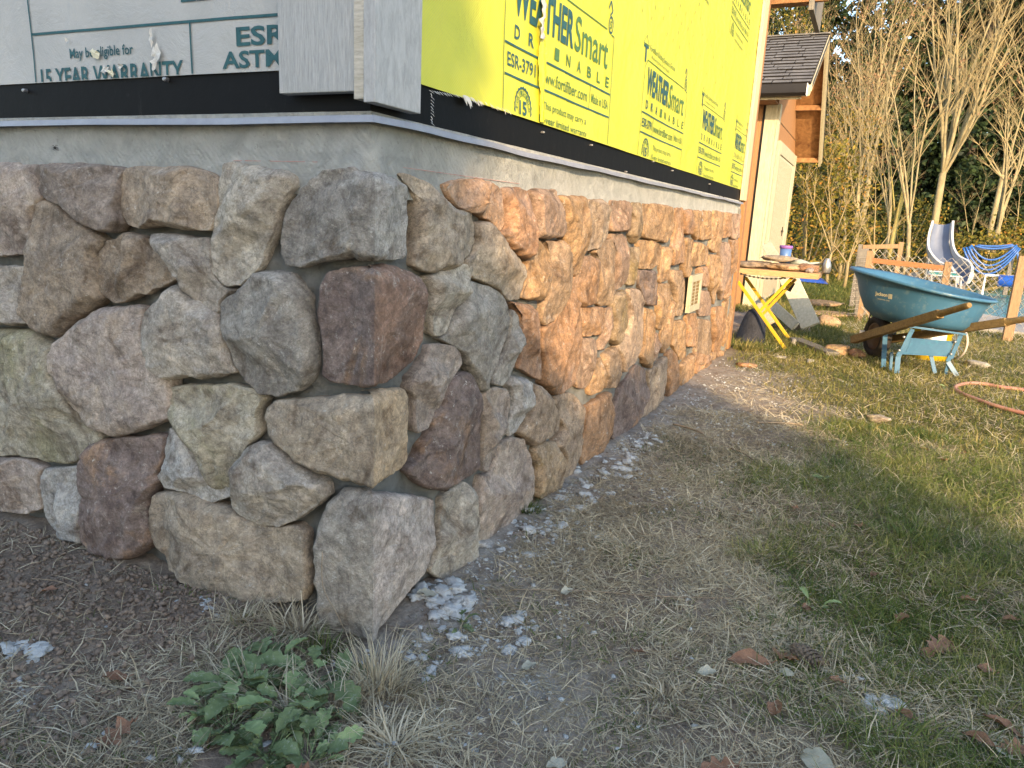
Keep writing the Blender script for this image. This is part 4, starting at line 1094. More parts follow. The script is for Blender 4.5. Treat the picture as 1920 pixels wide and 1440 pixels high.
# ================================================================== SAWHORSE TABLE
def P3(px, py, y): return Vector(at(px, py, 1, y))
TY0, TY1 = 4.75, 5.15
tl = P3(1388, 516, TY0); tr = P3(1536, 514, TY0)
tb = thing('work_stand', 'folding work stand with yellow crossed legs and a plank top beside the house end', 'work stand', (tr.x*.5, TY0+.2, 0))
zt = (P3(1460, 516, TY0).z)
part('table_top', MB().box((-.22, TY0, zt-.012), (tr.x, TY1, zt+.032)), M['plank'], tb, .004)
legA = (P3(1384, 528, TY0+.0), Vector(at(1473, 655, 2, .0))); legB = (P3(1398, 520, TY1), P3(1483, 640, TY1-.1))
for a, b in (legA, legB): part('leg', MB().bar(a, b, .024, .016, (0, 1, 0)), M['yellow'], tb, .002)
part('leg', MB().bar(P3(1486, 520, TY0+.06), P3(1416, 592, TY0+.06), .024, .016, (0, 1, 0)), M['yellow'], tb, .002)
part('leg', MB().bar(P3(1492, 523, TY1-.05), P3(1420, 600, TY1-.05), .024, .016, (0, 1, 0)), M['yellow'], tb, .002)
mb = MB(); a = P3(1388, 513, TY0-.005); b = P3(1478, 521, TY0-.005); N = 22
for k in range(N):
    t0, t1 = k/N, (k+1)/N; sag = lambda t: -.02*4*t*(1-t)
    p0 = a.lerp(b, t0)+Vector((0,0,sag(t0))); p1 = a.lerp(b, t1)+Vector((0,0,sag(t1)))
    mb.bar(p0, p1, .014 if k % 2 else .004, .004 if k % 2 else .014)
part('chain', mb, M['chain'], tb)
def rock_mesh(sx_, sy_, sz_, sd, n=2, rough=.22, flat=False):
    bm = bmesh.new(); bmesh.ops.create_icosphere(bm, subdivisions=n+1, radius=1)
    for v in bm.verts:
        c = v.co.copy(); k = 1+rough*2*(mnoise.noise(c*1.3+Vector((sd, sd*.7, 0)))) + rough*.6*mnoise.noise(c*4+Vector((sd, 0, sd)))
        m = max(abs(c.x), abs(c.y), abs(c.z)); c = c*(1+.28*(1/m-1))
        v.co = Vector((c.x*sx_*k, c.y*sy_*k, c.z*sz_*k))
    me = bpy.data.meshes.new('rock'); bm.to_mesh(me); bm.free()
    me.polygons.foreach_set('use_smooth', [True]*len(me.polygons)); return me
def rock(name, label, loc, size, sd, tone='tan', rz=0, cat='stone', group=None, tilt=(0,0)):
    me = rock_mesh(*size, sd); o = link(name, me, M['stone']); o.location = loc; o.rotation_euler = (tilt[0], tilt[1], rz)
    for key, c in zip(('tone_a','tone_b','tone_c'), PAL[tone]): o[key] = [float(x) for x in c]
    return tag(o, label, cat, group)
def pos(px, py, y): p = P3(px, py, y); return (p.x, p.y, p.z)
zs = zt+.032
def on_table(px, y): p = P3(px, 500, y); return p.x
rock('loose_stone', 'brown slab stone at the left end of the plank table top', (on_table(1412, 4.88), 4.9, zs+.028), (.14, .09, .027), 1, 'brown', .1)
rock('loose_stone', 'long flat tan stone in the middle of the plank table', (on_table(1470, 4.86), 4.87, zs+.026), (.125, .09, .026), 2, 'gold', -.1)
rock('loose_stone', 'stone slab lying on top of the two others on the table', (on_table(1458, 4.92), 4.95, zs+.085), (.12, .09, .024), 3, 'tan', .05)
rock('loose_stone', 'reddish stone at the right end of the plank table', (on_table(1516, 4.88), 4.9, zs+.032), (.075, .07, .032), 4, 'rust', .3)
rock('loose_stone', 'small rounded stone in front of the reddish stone on the table', (on_table(1519, 4.78), 4.80, zs+.018), (.028, .02, .018), 5, 'mauve', .3)
# bucket on the table
bz = zs+.105; bx = on_table(1469, 5.05)
bk = thing('small_bucket', 'small blue bucket with a purple rim behind the stones on the table', 'bucket', (bx, 5.07, zs))
mb = MB(); mb.lathe([(0, zs+.002), (.038, zs+.002), (.0455, zs+.175), (.0425, zs+.175), (.036, zs+.01), (0, zs+.01)], 24, (bx, 5.07, 0)); part('bucket_body', mb, M['bucketblue'], bk, smooth=True)
mb = MB(); mb.lathe([(.0458, zs+.162), (.0505, zs+.163), (.0515, zs+.180), (.0485, zs+.186), (.0425, zs+.184), (.0425, zs+.165)], 24, (bx, 5.07, 0)); part('bucket_rim', mb, M['purple'], bk, smooth=True)
# grout bag with dark mouth on the right end
g0 = P3(1488, 492, 5.0); g1 = P3(1552, 486, 4.98)
gb = thing('grout_bag', 'crumpled grout bag with a dark spout lying at the right end of the table', 'bag', (g1.x, 4.98, zs))
mb = MB(); mb.tube([(g0.x-.02, 5.02, zs+.055), (g0.x+.05, 5.01, zs+.062), (g0.x+.12, 5.0, zs+.05), (g0.x+.19, 4.99, zs+.065)], [.022, .028, .020, .014], 12); part('bag_body', mb, M['green'] if False else m_mottle('faded_cloth', (.30, .33, .29), (.40, .42, .37), 40, .8, .7, 60, .006, (.06, .2, .16)), gb, smooth=True)
mb = MB(); mb.prism([(g0.x+.06, 4.97, zs+.03), (g1.x-.02, 4.96, zs+.062), (g1.x-.01, 4.96, zs+.078), (g0.x+.1, 4.97, zs+.05)], (0, .02, 0)); part('spatula', mb, M['chain'], gb)
mb = MB(); mb.lathe([(.014, .06), (.024, .04), (.034, .0), (.030, -.045), (.022, -.06), (.018, -.04), (.024, 0), (.012, .05)], 14, (g1.x, 4.97, zs+.05)); part('cup', mb, M['zinc'], gb, smooth=True)
# cream boards leaning and lying behind the stand
CB = 'cream vinyl trim pieces behind the work stand'
def board(label, a, b, w, th, upv=(0, -1, .3), slot=True):
    a = Vector(a); b = Vector(b)
    r = thing('vinyl_trim', label, 'trim board', tuple((a+b)/2), 0, CB)
    part('board', MB().bar(a, b, th, w, upv), M['cream_flat'], r, .004)
    if slot:
        d = (b-a).normalized(); up = Vector(upv); x = d.cross(up).normalized(); y = x.cross(d).normalized()
        for s in (-.25, .22):
            part('groove', MB().bar(a+d*.02+y*w*s*.9+x*(-th*.5-.0008), b-d*.02+y*w*s*.9+x*(-th*.5-.0008), .0016, .0045, upv), M['oldwood'], r)
    return r
board('widest cream trim piece leaning with a black clip near its top', P3(1478, 520, 5.9), P3(1520, 612, 5.6), .16, .03, (1, 0, .25))
r = solo('black_clip', MB().obox(tuple(P3(1481, 537, 5.55)), (.055, .01, .08), Matrix.Rotation(.38, 3, 'Y')), M['gutter'], 'black clip on the widest leaning cream trim piece', 'clip', tuple(P3(1481, 537, 5.55)), bev=.002)
board('cream trim piece lying at a slant across the foot of the shed trim', P3(1446, 570, 5.8), P3(1492, 612, 5.55), .09, .03, (1, 0, 1.2))
board('short cream trim piece lying lowest behind the crossed yellow legs', P3(1424, 562, 5.6), P3(1446, 606, 5.4), .08, .03, (1, 0, .6))
board('cream trim end sticking up behind the blue bucket', P3(1437, 458, 5.9), P3(1456, 490, 5.7), .09, .03, (1, 0, .6))
# blue tarp on the grass behind
c = at(1513, 527, 2, .03); mb = MB()
mb.add([(c[0]-.25, c[1], .02), (c[0]+.35, c[1]-.2, .02), (c[0]+.2, c[1]+.8, .05), (c[0]-.2, c[1]+.9, .04), (c[0], c[1]+.3, .11)], [(0,1,4),(1,2,4),(2,3,4),(3,0,4)])
solo('blue_tarp', mb, M['tarp'], 'crumpled bright blue tarp on the ground behind the table', 'tarp', (c[0], c[1], 0))
# dark conical bag by the end of the stone wall
b0 = at(1405, 642, 2, 0); mb = MB(); prof = [(.125, -.01), (.12, .04), (.095, .12), (.072, .20), (.058, .235), (.03, .25), (0, .252)]
mb.lathe(prof, 20, (b0[0], b0[1]+.08, 0))
o = solo('dark_bag', mb, M['darkcloth'], 'slumped dark bag standing at the end of the stone wall under the table', 'bag', (b0[0], b0[1]+.08, 0), smooth=True)
for v in o.data.vertices: v.co += Vector((mnoise.noise(v.co*9), mnoise.noise(v.co*9+Vector((5,0,0))), mnoise.noise(v.co*9+Vector((0,5,0)))))*.03
# rocks around the stand
rk = [('rounded tan rock right of the slanting trim piece',(1552,612),(.10,.08,.06),'gold'),
      ('squat grey rock under the end of the leaning trim',(1495,622),(.09,.07,.05),'tan'),
      ('broad golden rock on the grass in front of the dark plank',(1568,662),(.13,.08,.038),'gold'),
      ('flat pale rock by the wheelbarrow tyre on its left',(1605,668),(.08,.05,.03),'rust'),
      ('brownish rock behind the yellow legs',(1430,612),(.12,.08,.05),'brown'),
      ('flat stepping stone nearest the rounded rock',(1555,592),(.28,.22,.02),'gold'),
      ('flat stepping stone farther towards the shed door',(1535,572),(.26,.24,.03),'gold'),
      ('small pale chip of stone under the table foot',(1487,648),(.035,.02,.035),'pale'),
      ('pale broken brick right of the wheelbarrow legs',(1833,688),(.075,.04,.028),'pale'),
      ('pinkish brick shard on the grass left of the path',(1398,688),(.06,.035,.018),'orange'),
      ('flat pale chip lying in the dry grass',(1463,671),(.04,.025,.008),'pale'),
      ('thin pale chip nearest the golden rock',(1519,678),(.055,.02,.008),'pale'),
      ('broken root-like clod standing in the sunlit grass',(1645,792),(.035,.05,.02),'tan')]
for i, (lb, (a, b), sz, tn) in enumerate(rk):
    p = at(a, b, 2, 0); rock('rock', lb, (p[0], p[1]+sz[1]*.5, sz[2]*.5), sz, 20+i, tn, i*.7)
a = at(1490, 636, 2, .02); b = at(1562, 664, 2, .02)
solo('dark_plank', MB().bar(a, b, .10, .03), M['greywood'], 'dark weathered plank lying on the ground under the table shade', 'plank', tuple(a), bev=.003)
a = at(1190, 0, 2, 0) if False else None

# ================================================================== WHEELBARROW (local frame: +X handles, +Y across)
ax = Vector((.447, -.894, 0)); cx = Vector((.894, .447, 0))
BO = Vector((1.15, 4.28, 0))
wb = thing('wheelbarrow', 'blue steel wheelbarrow with wooden handles parked on the sunlit grass', 'wheelbarrow', tuple(BO))
def B(a, c, z): return BO + ax*a + cx*c + Vector((0,0,z))
TB = BO + Vector((.075, .16, .0)); TA = Vector((.75, -.661, 0)); TC = Vector((.661, .75, 0))
def tray():
    n = 44; vs = []; fs = []
    # superellipse rim: long axis along the barrow, front (a<0) taller
    def ring(sa, sc, z0, tilt, cshift, e=2.6):
        out = []
        for k in range(n):
            t = 2*math.pi*k/n; ct, st = math.cos(t), math.sin(t)
            r = (abs(ct)**e+abs(st)**e)**(-1/e)
            a = sa*r*ct + cshift; c = sc*r*st
            out.append(TB + TA*a + TC*c + Vector((0,0,z0 - tilt*a - .09*c)))
        return out
    A = .05
    L_ = [ring(.19, .16, .285, -.02, .02), ring(.285, .225, .30, -.0, .0), ring(.34, .265, .345, .04, -.02), ring(.375, .295, .43, .07, -.03), ring(.40, .315, .505, .11, -.035),
          ring(.43, .335, .548, .13, -.04), ring(.452, .352, .548, .13, -.04), ring(.457, .357, .560, .13, -.04), ring(.449, .349, .569, .13, -.04), ring(.424, .330, .561, .13, -.04),
          ring(.395, .308, .510, .15, -.03), ring(.358, .278, .435, .08, -.01), ring(.308, .238, .345, .02, .01), ring(.245, .195, .297, -.02, .02), ring(.15, .14, .284, -.02, .02)]
    for r in L_: vs += r
    m = len(L_)
    fs = [(i*n+k, i*n+(k+1)%n, (i+1)*n+(k+1)%n, (i+1)*n+k) for i in range(m-1) for k in range(n)]
    fs += [tuple(range(n-1,-1,-1)), tuple((m-1)*n+k for k in range(n))]
    mb = MB(); mb.add(vs, fs); return mb
ty = part('tray', tray(), M['tray'], wb, smooth=True)
# handles
F1 = Vector(at(1600, 637, 1, 4.72)); G1 = Vector(at(1818, 572, 1, 3.55))
d = (G1-F1); 
H = []
def handle(F, G):
    d = (G-F).normalized(); Lh = (G-F).length
    mb = MB(); mb.bar(F, F+d*Lh*.80, .046, .056, (0,0,1), .044, .050)
    mb.tube([F+d*Lh*.795, F+d*Lh*.83, F+d*Lh*.985, G], [.024, .020, .0185, .015], 14)
    return part('handle', mb, M['oldwood'], wb, .003)
handle(F1, G1)
F2 = F1 + cx*.20; 
G2 = Vector(at(1965, 592, 1, 3.95))
handle(F2, G2)
print('handles', F1[:], G1[:], G2[:])
# wheel between the front ends
wc = (F1+F2)/2 + Vector((.0, .06, .02)) ; wc = F1 + cx*.12 + ax*(.10); wc.z = .155
Rw = Matrix(((ax.x, 0, cx.x), (ax.y, 0, cx.y), (0, 1, 0)))   # local z -> axle
tyre = [( .155,0),( .152,.020),( .138,.036),( .112,.040),( .098,.028),(.094,0),(.098,-.028),(.112,-.040),(.138,-.036),(.152,-.020),(.155,0)]
w = part('wheel', MB().lathe(tyre, 36, wc, Rw), M['rubber'], wb, smooth=True)
mb = MB(); mb.lathe([(0,.014),(.03,.020),(.05,.012),(.085,.016),(.097,.028),(.094,0),(.097,-.028),(.085,-.016),(.05,-.012),(.03,-.020),(0,-.014)], 28, wc, Rw); part('rim', mb, m_mottle('rusty_rim', (.10,.06,.04), (.16,.10,.06), 20, .7, .3, 60), w, smooth=True)
mb = MB(); mb.tube([wc-cx*.14, wc+cx*.14], .009, 10); part('axle', mb, M['zinc'], wb)
for s in (-1, 1):
    part('axle_bracket', MB().obox(wc+cx*s*.115+Vector((0,0,.022)), (.035, .03, .03)), M['zinc'], wb, .002)
# legs: bolted straps with cross panel between
def strap(pts, w=.030, t=.006, nrm=None, name='leg'):
    mb = MB()
    for a, b in zip(pts[:-1], pts[1:]): mb.bar(a, b, w, t, nrm or -ax)
    return part(name, mb, M['steelblue'], wb, .0015)
def Pp(px, py, y): return Vector(at(px, py, 1, y))
YL, YR = 4.08, 4.28
strap([Pp(1711, 617, YL), Pp(1689, 662, YL)], .030); strap([Pp(1690, 657, YL-.004), Pp(1684, 668, YL-.004), Pp(1681, 700, YL-.004)], .034)
strap([Pp(1803, 625, YR), Pp(1783, 672, YR)], .028); strap([Pp(1783, 665, YR-.004), Pp(1777, 678, YR-.004), Pp(1795, 706, YR-.004)], .030); strap([Pp(1779, 676, YR+.004), Pp(1771, 708, YR+.004)], .022)
strap([Pp(1745, 664, YL+.18), Pp(1753, 700, YL+.18)], .026, name='leg_brace')
strap([Pp(1660, 622, YL+.35), Pp(1656, 690, YL+.22)], .034, name='leg_brace')
strap([Pp(1672, 660, YL+.1), Pp(1669, 696, YL+.1)], .022, name='leg_brace')
pa, pb, pc_, pd_ = Pp(1703, 633, YL+.012), Pp(1788, 640, YR+.012), Pp(1779, 669, YR+.012), Pp(1690, 664, YL+.012)
mb = MB(); mb.prism([pd_, pc_, pb, pa], -ax*(-.004)); pn = part('cross_panel', mb, M['steelblue'], wb, .001)
ctr = (pa+pb+pc_+pd_)/4
mb = MB(); q = [ctr+(x-ctr)*.86 for x in (pd_, pc_, pb, pa)]; mb.prism([x+ax*.004 for x in q], ax*.002); part('pressed_field', mb, M['steelblue'], pn, .001)
mb = MB(); mb.bar(Pp(1704, 612, YL-.01), Pp(1812, 627, YR-.01), .006, .012); part('cross_strap', mb, M['steelblue'], wb)
for a, b, y in ((1695, 632, YL), (1686, 657, YL), (1791, 641, YR), (1783, 664, YR)):
    c = Pp(a, b, y-.012); part('bolt', MB().lathe([(0, .007), (.006, .006), (.0085, .002), (.009, -.004)], 10, c, Matrix.Rotation(math.radians(90), 3, 'X')), M['zinc'], wb, smooth=True)
# risers between handles and tray
for s in (.02, .2):
    for t in (.28, .62):
        q = F1.lerp(G1, t) if s < .1 else F2.lerp(G2, t)
        part('tray_block', MB().bar(q, Vector((q.x, q.y, .30)), .03, .05), M['oldwood'], wb, .002)
part('front_strut', MB().bar(wc+cx*-.08+Vector((0,.02,.04)), B(-.30, -.10, .36), .008, .022), M['chain'], wb)
part('front_strut', MB().bar(wc+cx*.08+Vector((0,.02,.04)), B(-.30, .10, .36), .008, .022), M['chain'], wb)
# maker's name on the tray side: flat print following the steel
dg = bpy.context.evaluated_depsgraph_get()
from mathutils.bvhtree import BVHTree
bv = BVHTree.FromPolygons([Vector(v.co)+BO for v in ty.data.vertices], [tuple(p.vertices) for p in ty.data.polygons])
def decal(vf, a0, a1, b0, b1, mat, name='lettering'):
    """a0..a1, b0..b1: corners (pixels of the photo) turned into points on the tray by casting onto it once"""
    v, f = vf; P = []
    for x, y, _ in v:
        px = a0[0]+(a1[0]-a0[0])*x + (b0[0]-a0[0])*y; py = a0[1]+(a1[1]-a0[1])*x + (b0[1]-a0[1])*y
        dd = Vector(_f + (px-960)/FPX*RX - (py-720)/FPX*UX).normalized()
        h = bv.ray_cast(Vector(CAM), dd)
        P.append(h[0]+h[1]*(.0015 if h[1].dot(dd) < 0 else -.0015) if h[0] else Vector(CAM)+dd*5.3)
    me = bpy.data.meshes.new(name); me.from_pydata([p-BO for p in P], [], f); me.update(); return link(name, me, mat, ty)
decal(text_mesh('Jackson', .03), (1641, 555), (1664, 559), (1641.5, 546), None, M['letter_pale'])
def bars():
    v = []; f = []
    for k in range(3):
        o = len(v); x = k*.36; v += [(x, 0, 0), (x+.24, 0, 0), (x+.24, 1, 0), (x, 1, 0)]; f.append((o, o+1, o+2, o+3))
    return np.array(v), f
decal(bars(), (1666, 560), (1673, 561), (1666.5, 551), None, M['letter_pale'])
decal(text_mesh('PROFESSIONAL TOOLS', .02), (1646, 561), (1668, 565), (1646.2, 559), None, M['letter_pale'])
# yellow bucket and white basket behind the legs
c = at(1742, 682, 2, 0)
bk = thing('yellow_bucket', 'yellow bucket with a white label standing under the wheelbarrow', 'bucket', (c[0], 4.95, 0))
cx0 = at(1745, 670, 1, 4.95)[0]
mb = MB(); mb.lathe([(0, .0), (.125, .0), (.14, .30), (.146, .30), (.146, .315), (.128, .315), (.115, .02), (0, .02)], 30, (cx0-.02, 4.95, 0)); part('bucket_body', mb, M['bucketyellow'], bk, smooth=True)
mb = MB()
n = 10; vs = []
for k in range(n+1):
    a = math.radians(-125+75*k/n); 
    for z in (.10, .25): r = .1275+.015*z/.30+.0015; vs.append((cx0-.02+r*math.cos(a), 4.95+r*math.sin(a), z))
mb.add(vs, [(2*k, 2*k+2, 2*k+3, 2*k+1) for k in range(n)]); part('bucket_label', mb, M['white'], bk)
by = 5.05; bx = at(1797, 650, 1, by)[0]
bs = thing('wire_basket', 'pale spoked wheel leaning behind the right leg of the wheelbarrow', 'wheel', (bx, by, 0))
Rb = Matrix(((0, .35, .94), (1, 0, 0), (0, .94, -.35)))
Rb = Matrix.Rotation(math.radians(80), 3, 'X') @ Matrix.Rotation(math.radians(55), 3, 'Y') if False else Matrix(((.5, 0, .866), (-.866, 0, .5), (0, 1, 0)))
mb = MB(); mb.lathe([(.112,.0),(.116,.008),(.122,.008),(.126,0),(.122,-.008),(.116,-.008),(.112,0)], 30, (bx-.02, by, .125), Rb); part('wheel_ring', mb, M['deck'], bs, smooth=True)
for k in range(12):
    a = 2*math.pi*k/12; v = Rb @ Vector((math.cos(a), math.sin(a), 0)); part('spoke', MB().tube([Vector((bx-.02, by, .125)), Vector((bx-.02, by, .125))+v*.108], .003, 5), M['white'], bs)
# ================================================================== HOSES
def hose_pts(px): return [Vector(at(a, b, 2, .012)) for a, b in px]
def smooth_pts(P, k=6):
    out = []
    for i in range(len(P)-1):
        p0 = P[max(i-1,0)]; p1 = P[i]; p2 = P[i+1]; p3 = P[min(i+2,len(P)-1)]
        for j in range(k):
            t = j/k; out.append(.5*((2*p1)+(p2-p0)*t+(2*p0-5*p1+4*p2-p3)*t*t+(3*p1-p0-3*p2+p3)*t**3))
    out.append(P[-1]); return out
mb = MB(); mb.tube(smooth_pts(hose_pts([(2010,748),(1925,732),(1880,726),(1838,719),(1806,720),(1790,727),(1802,737),(1835,750),(1870,762),(1925,776),(2000,792)])), .011, 8)
solo('garden_hose', mb, M['hose_red'], 'faded red garden hose lying in a loop on the grass at right', 'hose', tuple(at(1806, 722, 2, 0)), smooth=True)

# ================================================================== FENCE, POOL, SLIDE
def mesh_panel(name, a, b, z0, z1, root, cell=.075, r=.002, sag=.0):
    a = Vector(a); b = Vector(b); L_ = (b-a).length; d = (b-a)/L_; H_ = z1-z0; mb = MB()
    k = -H_
    while k < L_:
        for s in (0, 1):
            p0, p1 = (k, 0), (k+H_, H_)
            t0 = max(0, -k); t1 = min(H_, L_-k)
            if t1 <= t0: continue
            A = (k+t0, t0); Bq = (k+t1, t1)
            if s: A = (L_-A[0], A[1]); Bq = (L_-Bq[0], Bq[1])
            mb.tube([a+d*A[0]+Vector((0,0,z0-a.z+A[1])), a+d*Bq[0]+Vector((0,0,z0-a.z+Bq[1]))], r, 3, False)
        k += cell
    return part(name, mb, M['wire'], root, kind='stuff')
fence = thing('chain_link_fence', 'low chain link fence with wooden posts and an orange rail before the pool', 'fence', tuple(at(1780, 620, 1, 7.0)*np.array([1,1,0])))
Y1 = 7.0
p1 = P3(1632, 470, Y1+.1); p2 = P3(1778, 495, Y1); p3 = Vector(at(1905, 500, 1, 6.6))
def post(P, w, h0, root=fence, mt='postwood', lean=(0,0)): return part('post', MB().bar((P.x-lean[0], P.y-lean[1], -.05), (P.x, P.y, h0), w, w, (0,1,0)), M[mt], root, .003)
post(p1, .055, p1.z+.0); post(p2, .06, p2.z+.02)
part('rail', MB().bar((p1.x+.035, p1.y-.02, P3(1640,489,Y1).z), (p2.x-.036, p2.y-.02, P3(1775,503,Y1).z), .03, .05), M['orangewood'], fence, .003)
mesh_panel('wire_mesh', (p1.x, p1.y-.045, 0), (p2.x, p2.y-.045, 0), .0, P3(1700,500,Y1).z, fence)
p3b = P3(1898, 612, 6.6)
part('post', MB().bar((p3b.x-.02, 6.6, -.05), (P3(1918, 490, 6.6).x, 6.6, P3(1918, 480, 6.6).z), .075, .075, (0,1,0)), M['postwood'], fence, .003)
mesh_panel('wire_mesh', (p2.x, p2.y-.045, 0), (p3b.x+.08, 6.555, 0), .0, P3(1850,495,6.7).z, fence)
mesh_panel('wire_mesh', (p3b.x+.08, 6.555, 0), (p3b.x+1.2, 6.3, 0), .0, .62, fence, cell=.09)
post(Vector((p3b.x+1.2, 6.3, .7)), .075, .7)
fr = thing('fence_panel', 'older wooden framed mesh panel standing behind the low fence', 'fence', tuple(at(1650, 500, 1, 8.6)*np.array([1,1,0])))
q1 = P3(1614, 458, 8.6); q2 = P3(1690, 457, 8.6)
post(q1, .05, q1.z, fr, 'greywood'); post(q2, .05, q2.z+.02, fr)
part('rail', MB().bar((q1.x+.026, 8.58, q1.z-.03), (q2.x-.026, 8.58, q2.z-.03), .03, .05), M['postwood'], fr, .002)
mesh_panel('wire_mesh', (q1.x, 8.56, 0), (q2.x, 8.56, 0), .0, q1.z-.05, fr)
mesh_panel('wire_mesh', (q2.x, 8.56, 0), (q2.x+.9, 8.7, 0), .0, q1.z-.1, fr, .09)
gpst = P3(1618, 470, 7.4)
gt = thing('old_gate_post', 'weathered grey gate post wrapped in wire left of the wheelbarrow', 'post', (gpst.x, 7.4, 0))
part('post', MB().bar((P3(1616, 578, 7.4).x, 7.4, -.05), (gpst.x, 7.4, gpst.z+.02), .11, .07, (0,1,0)), M['greywood'], gt, .006)
part('post', MB().bar((P3(1630, 578, 7.45).x, 7.5, -.05), (P3(1634, 470, 7.5).x, 7.5, gpst.z-.03), .06, .06, (0,1,0)), M['postwood'], gt, .006)
mb = MB()
for k in range(14):
    z = .03+k*.045; mb.tube([(gpst.x-.06, 7.36, z), (gpst.x+.06, 7.355, z+.02), (gpst.x+.10, 7.45, z)], .002, 4)
part('wire_wrap', mb, M['wire'], gt)
# pool deck and water
PZ = .02
deckp = [(1.35, 6.9), (9.5, 5.6), (9.5, 19.5), (1.9, 19.0), (1.55, 12.0)]
wat = [(2.05, 8.0), (3.2, 7.55), (9.0, 7.2), (9.0, 17.0), (3.1, 17.6), (2.35, 15.5), (2.15, 11.0)]
wat = [tuple(at(a, b, 2, PZ)[:2]) for a, b in ((1826, 583), (1838, 556), (1822, 541), (1850, 534), (1935, 534))]
w0 = Vector(at(1820, 584, 2, PZ)); w1 = Vector(at(1930, 604, 2, PZ))
bmw = bmesh.new()
outer = [(1.2, 7.35), (1.7, 7.30), (9.5, 6.3), (9.5, 21), (1.5, 21), (1.1, 12)]
inner = [(w0.x-.0, w0.y), (w1.x, w1.y), (9.0, 7.4), (9.0, 17.2), (3.0, 17.4), (2.50, 15.4), (2.32, 12.5)]
ov = [bmw.verts.new((x, y, PZ)) for x, y in outer]; iv = [bmw.verts.new((x, y, PZ)) for x, y in inner]
eo = [bmw.edges.new((ov[i], ov[(i+1) % len(ov)])) for i in range(len(ov))]; ei = [bmw.edges.new((iv[i], iv[(i+1) % len(iv)])) for i in range(len(iv))]
bmesh.ops.triangle_fill(bmw, edges=eo+ei, use_beauty=True)
ex_ = bmesh.ops.extrude_face_region(bmw, geom=bmw.faces[:]); 
for g in ex_['geom']:
    if isinstance(g, bmesh.types.BMVert): g.co.z -= .12
bmesh.ops.recalc_face_normals(bmw, faces=bmw.faces[:])
me = bpy.data.meshes.new('pool_deck'); bmw.to_mesh(me); bmw.free(); link('pool_deck', me, M['deck'], kind='structure')
mb = MB(); mb.add([(x, y, -.04) for x, y in inner], [tuple(range(len(inner)))]); link('pool_water', mb.mesh('pool_water'), M['water'], kind='structure')
# slide
SYt, SYb = 12.4, 11.6
sl = thing('pool_slide', 'white pool slide with a grey blue bed curving down beside the pool', 'slide', tuple(at(1800, 540, 2, 0)))
def curve3(px, ys): return smooth_pts([Vector(at(a, b, 1, y)) for (a, b), y in zip(px, ys)], 5)
ys = [12.7, 12.6, 12.5, 12.35, 12.2, 12.05, 11.95]
Lc = curve3([(1750,418),(1742,448),(1744,476),(1762,498),(1786,510),(1792,520),(1797,528)], ys)
Rc = curve3([(1784,418),(1782,448),(1786,474),(1797,490),(1816,502),(1822,515),(1814,529)], ys)
m = len(Lc); secs = []
for i in range(m):
    a, b = Lc[i], Rc[i]; mid = (a+b)/2; w = b-a
    tn = (Lc[min(i+1,m-1)]-Lc[max(i-1,0)]).normalized(); nn = w.cross(tn).normalized()
    if nn.y > 0: nn = -nn
    secs.append((a, b, nn))
wl = lambda i: .10 if i > 3 else .13
mbb = MB(); vs = []
for a, b, nn in secs:
    w = b-a; vs += [a+w*.06-nn*.02, a+w*.3-nn*.07, a+w*.7-nn*.07, a+w*.94-nn*.02]
mbb.add(vs, [(i*4+k, i*4+k+1, (i+1)*4+k+1, (i+1)*4+k) for i in range(m-1) for k in range(3)]); part('slide_bed', mbb, M['slide_blue'], sl, smooth=True)
for side in (0, 1):
    vs = []; mb = MB()
    for i, (a, b, nn) in enumerate(secs):
        w = (b-a); p = a if side == 0 else b; s = 1 if side == 0 else -1; ww = w.normalized()
        hh = .10+.04*math.sin(i/m*3.1)
        vs += [p+ww*s*.012-nn*.03, p+nn*hh, p-ww*s*.03+nn*hh, p-ww*s*.03-nn*.03]
    mb.add(vs, [(i*4+k, i*4+(k+1)%4, (i+1)*4+(k+1)%4, (i+1)*4+k) for i in range(m-1) for k in range(4)] + [(0,1,2,3), tuple((m-1)*4+k for k in (3,2,1,0))])
    part('side_wall', mb, M['slide'], sl, smooth=False)
for s, px in ((0, 1752), (1, 1784)):
    t = Vector(at(px, 425, 1, 12.95)); part('slide_post', MB().tube([(t.x, 13.0, 0), (t.x, 12.95, t.z)], .022, 8), M['zinc'], sl)
for k in range(5):
    z = .25+k*.2; a = Vector(at(1752, 425, 1, 12.98)); b = Vector(at(1784, 425, 1, 12.98)); part('rung', MB().bar((a.x, 13.0, z), (b.x, 13.0, z), .05, .02), M['zinc'], sl)
# green folding lounger
g = at(1775, 520, 1, 9.6); lg = thing('folding_lounger', 'green webbed folding lounger with white tube frame by the slide', 'lounger', (g[0], 9.6, 0))
ga, gb_ = P3(1746, 516, 9.6), P3(1802, 512, 9.6); zz = ga.z
mb = MB(); mb.add([(ga.x, 9.5, zz), (gb_.x, 9.5, zz), (gb_.x, 10.1, zz+.02), (ga.x, 10.1, zz+.02)], [(0,1,2,3)]); part('webbing', mb, M['green'], lg)
mb = MB(); mb.tube([(ga.x-.03, 9.5, zz-.04), (ga.x, 9.48, zz+.01), (gb_.x, 9.48, zz+.01), (gb_.x+.03, 9.5, zz-.04)], .008, 8); mb.tube([(ga.x-.03, 10.1, zz-.02), (ga.x, 10.12, zz+.03), (gb_.x, 10.12, zz+.03), (gb_.x+.03, 10.1, zz-.02)], .008, 8)
mb.tube([(ga.x, 9.48, zz+.01), (ga.x-.02, 9.8, zz), (ga.x, 10.12, zz+.03)], .008, 8); mb.tube([(gb_.x, 9.48, zz+.01), (gb_.x+.02, 9.8, zz), (gb_.x, 10.12, zz+.03)], .008, 8)
part('frame', mb, M['slide'], lg, smooth=True)
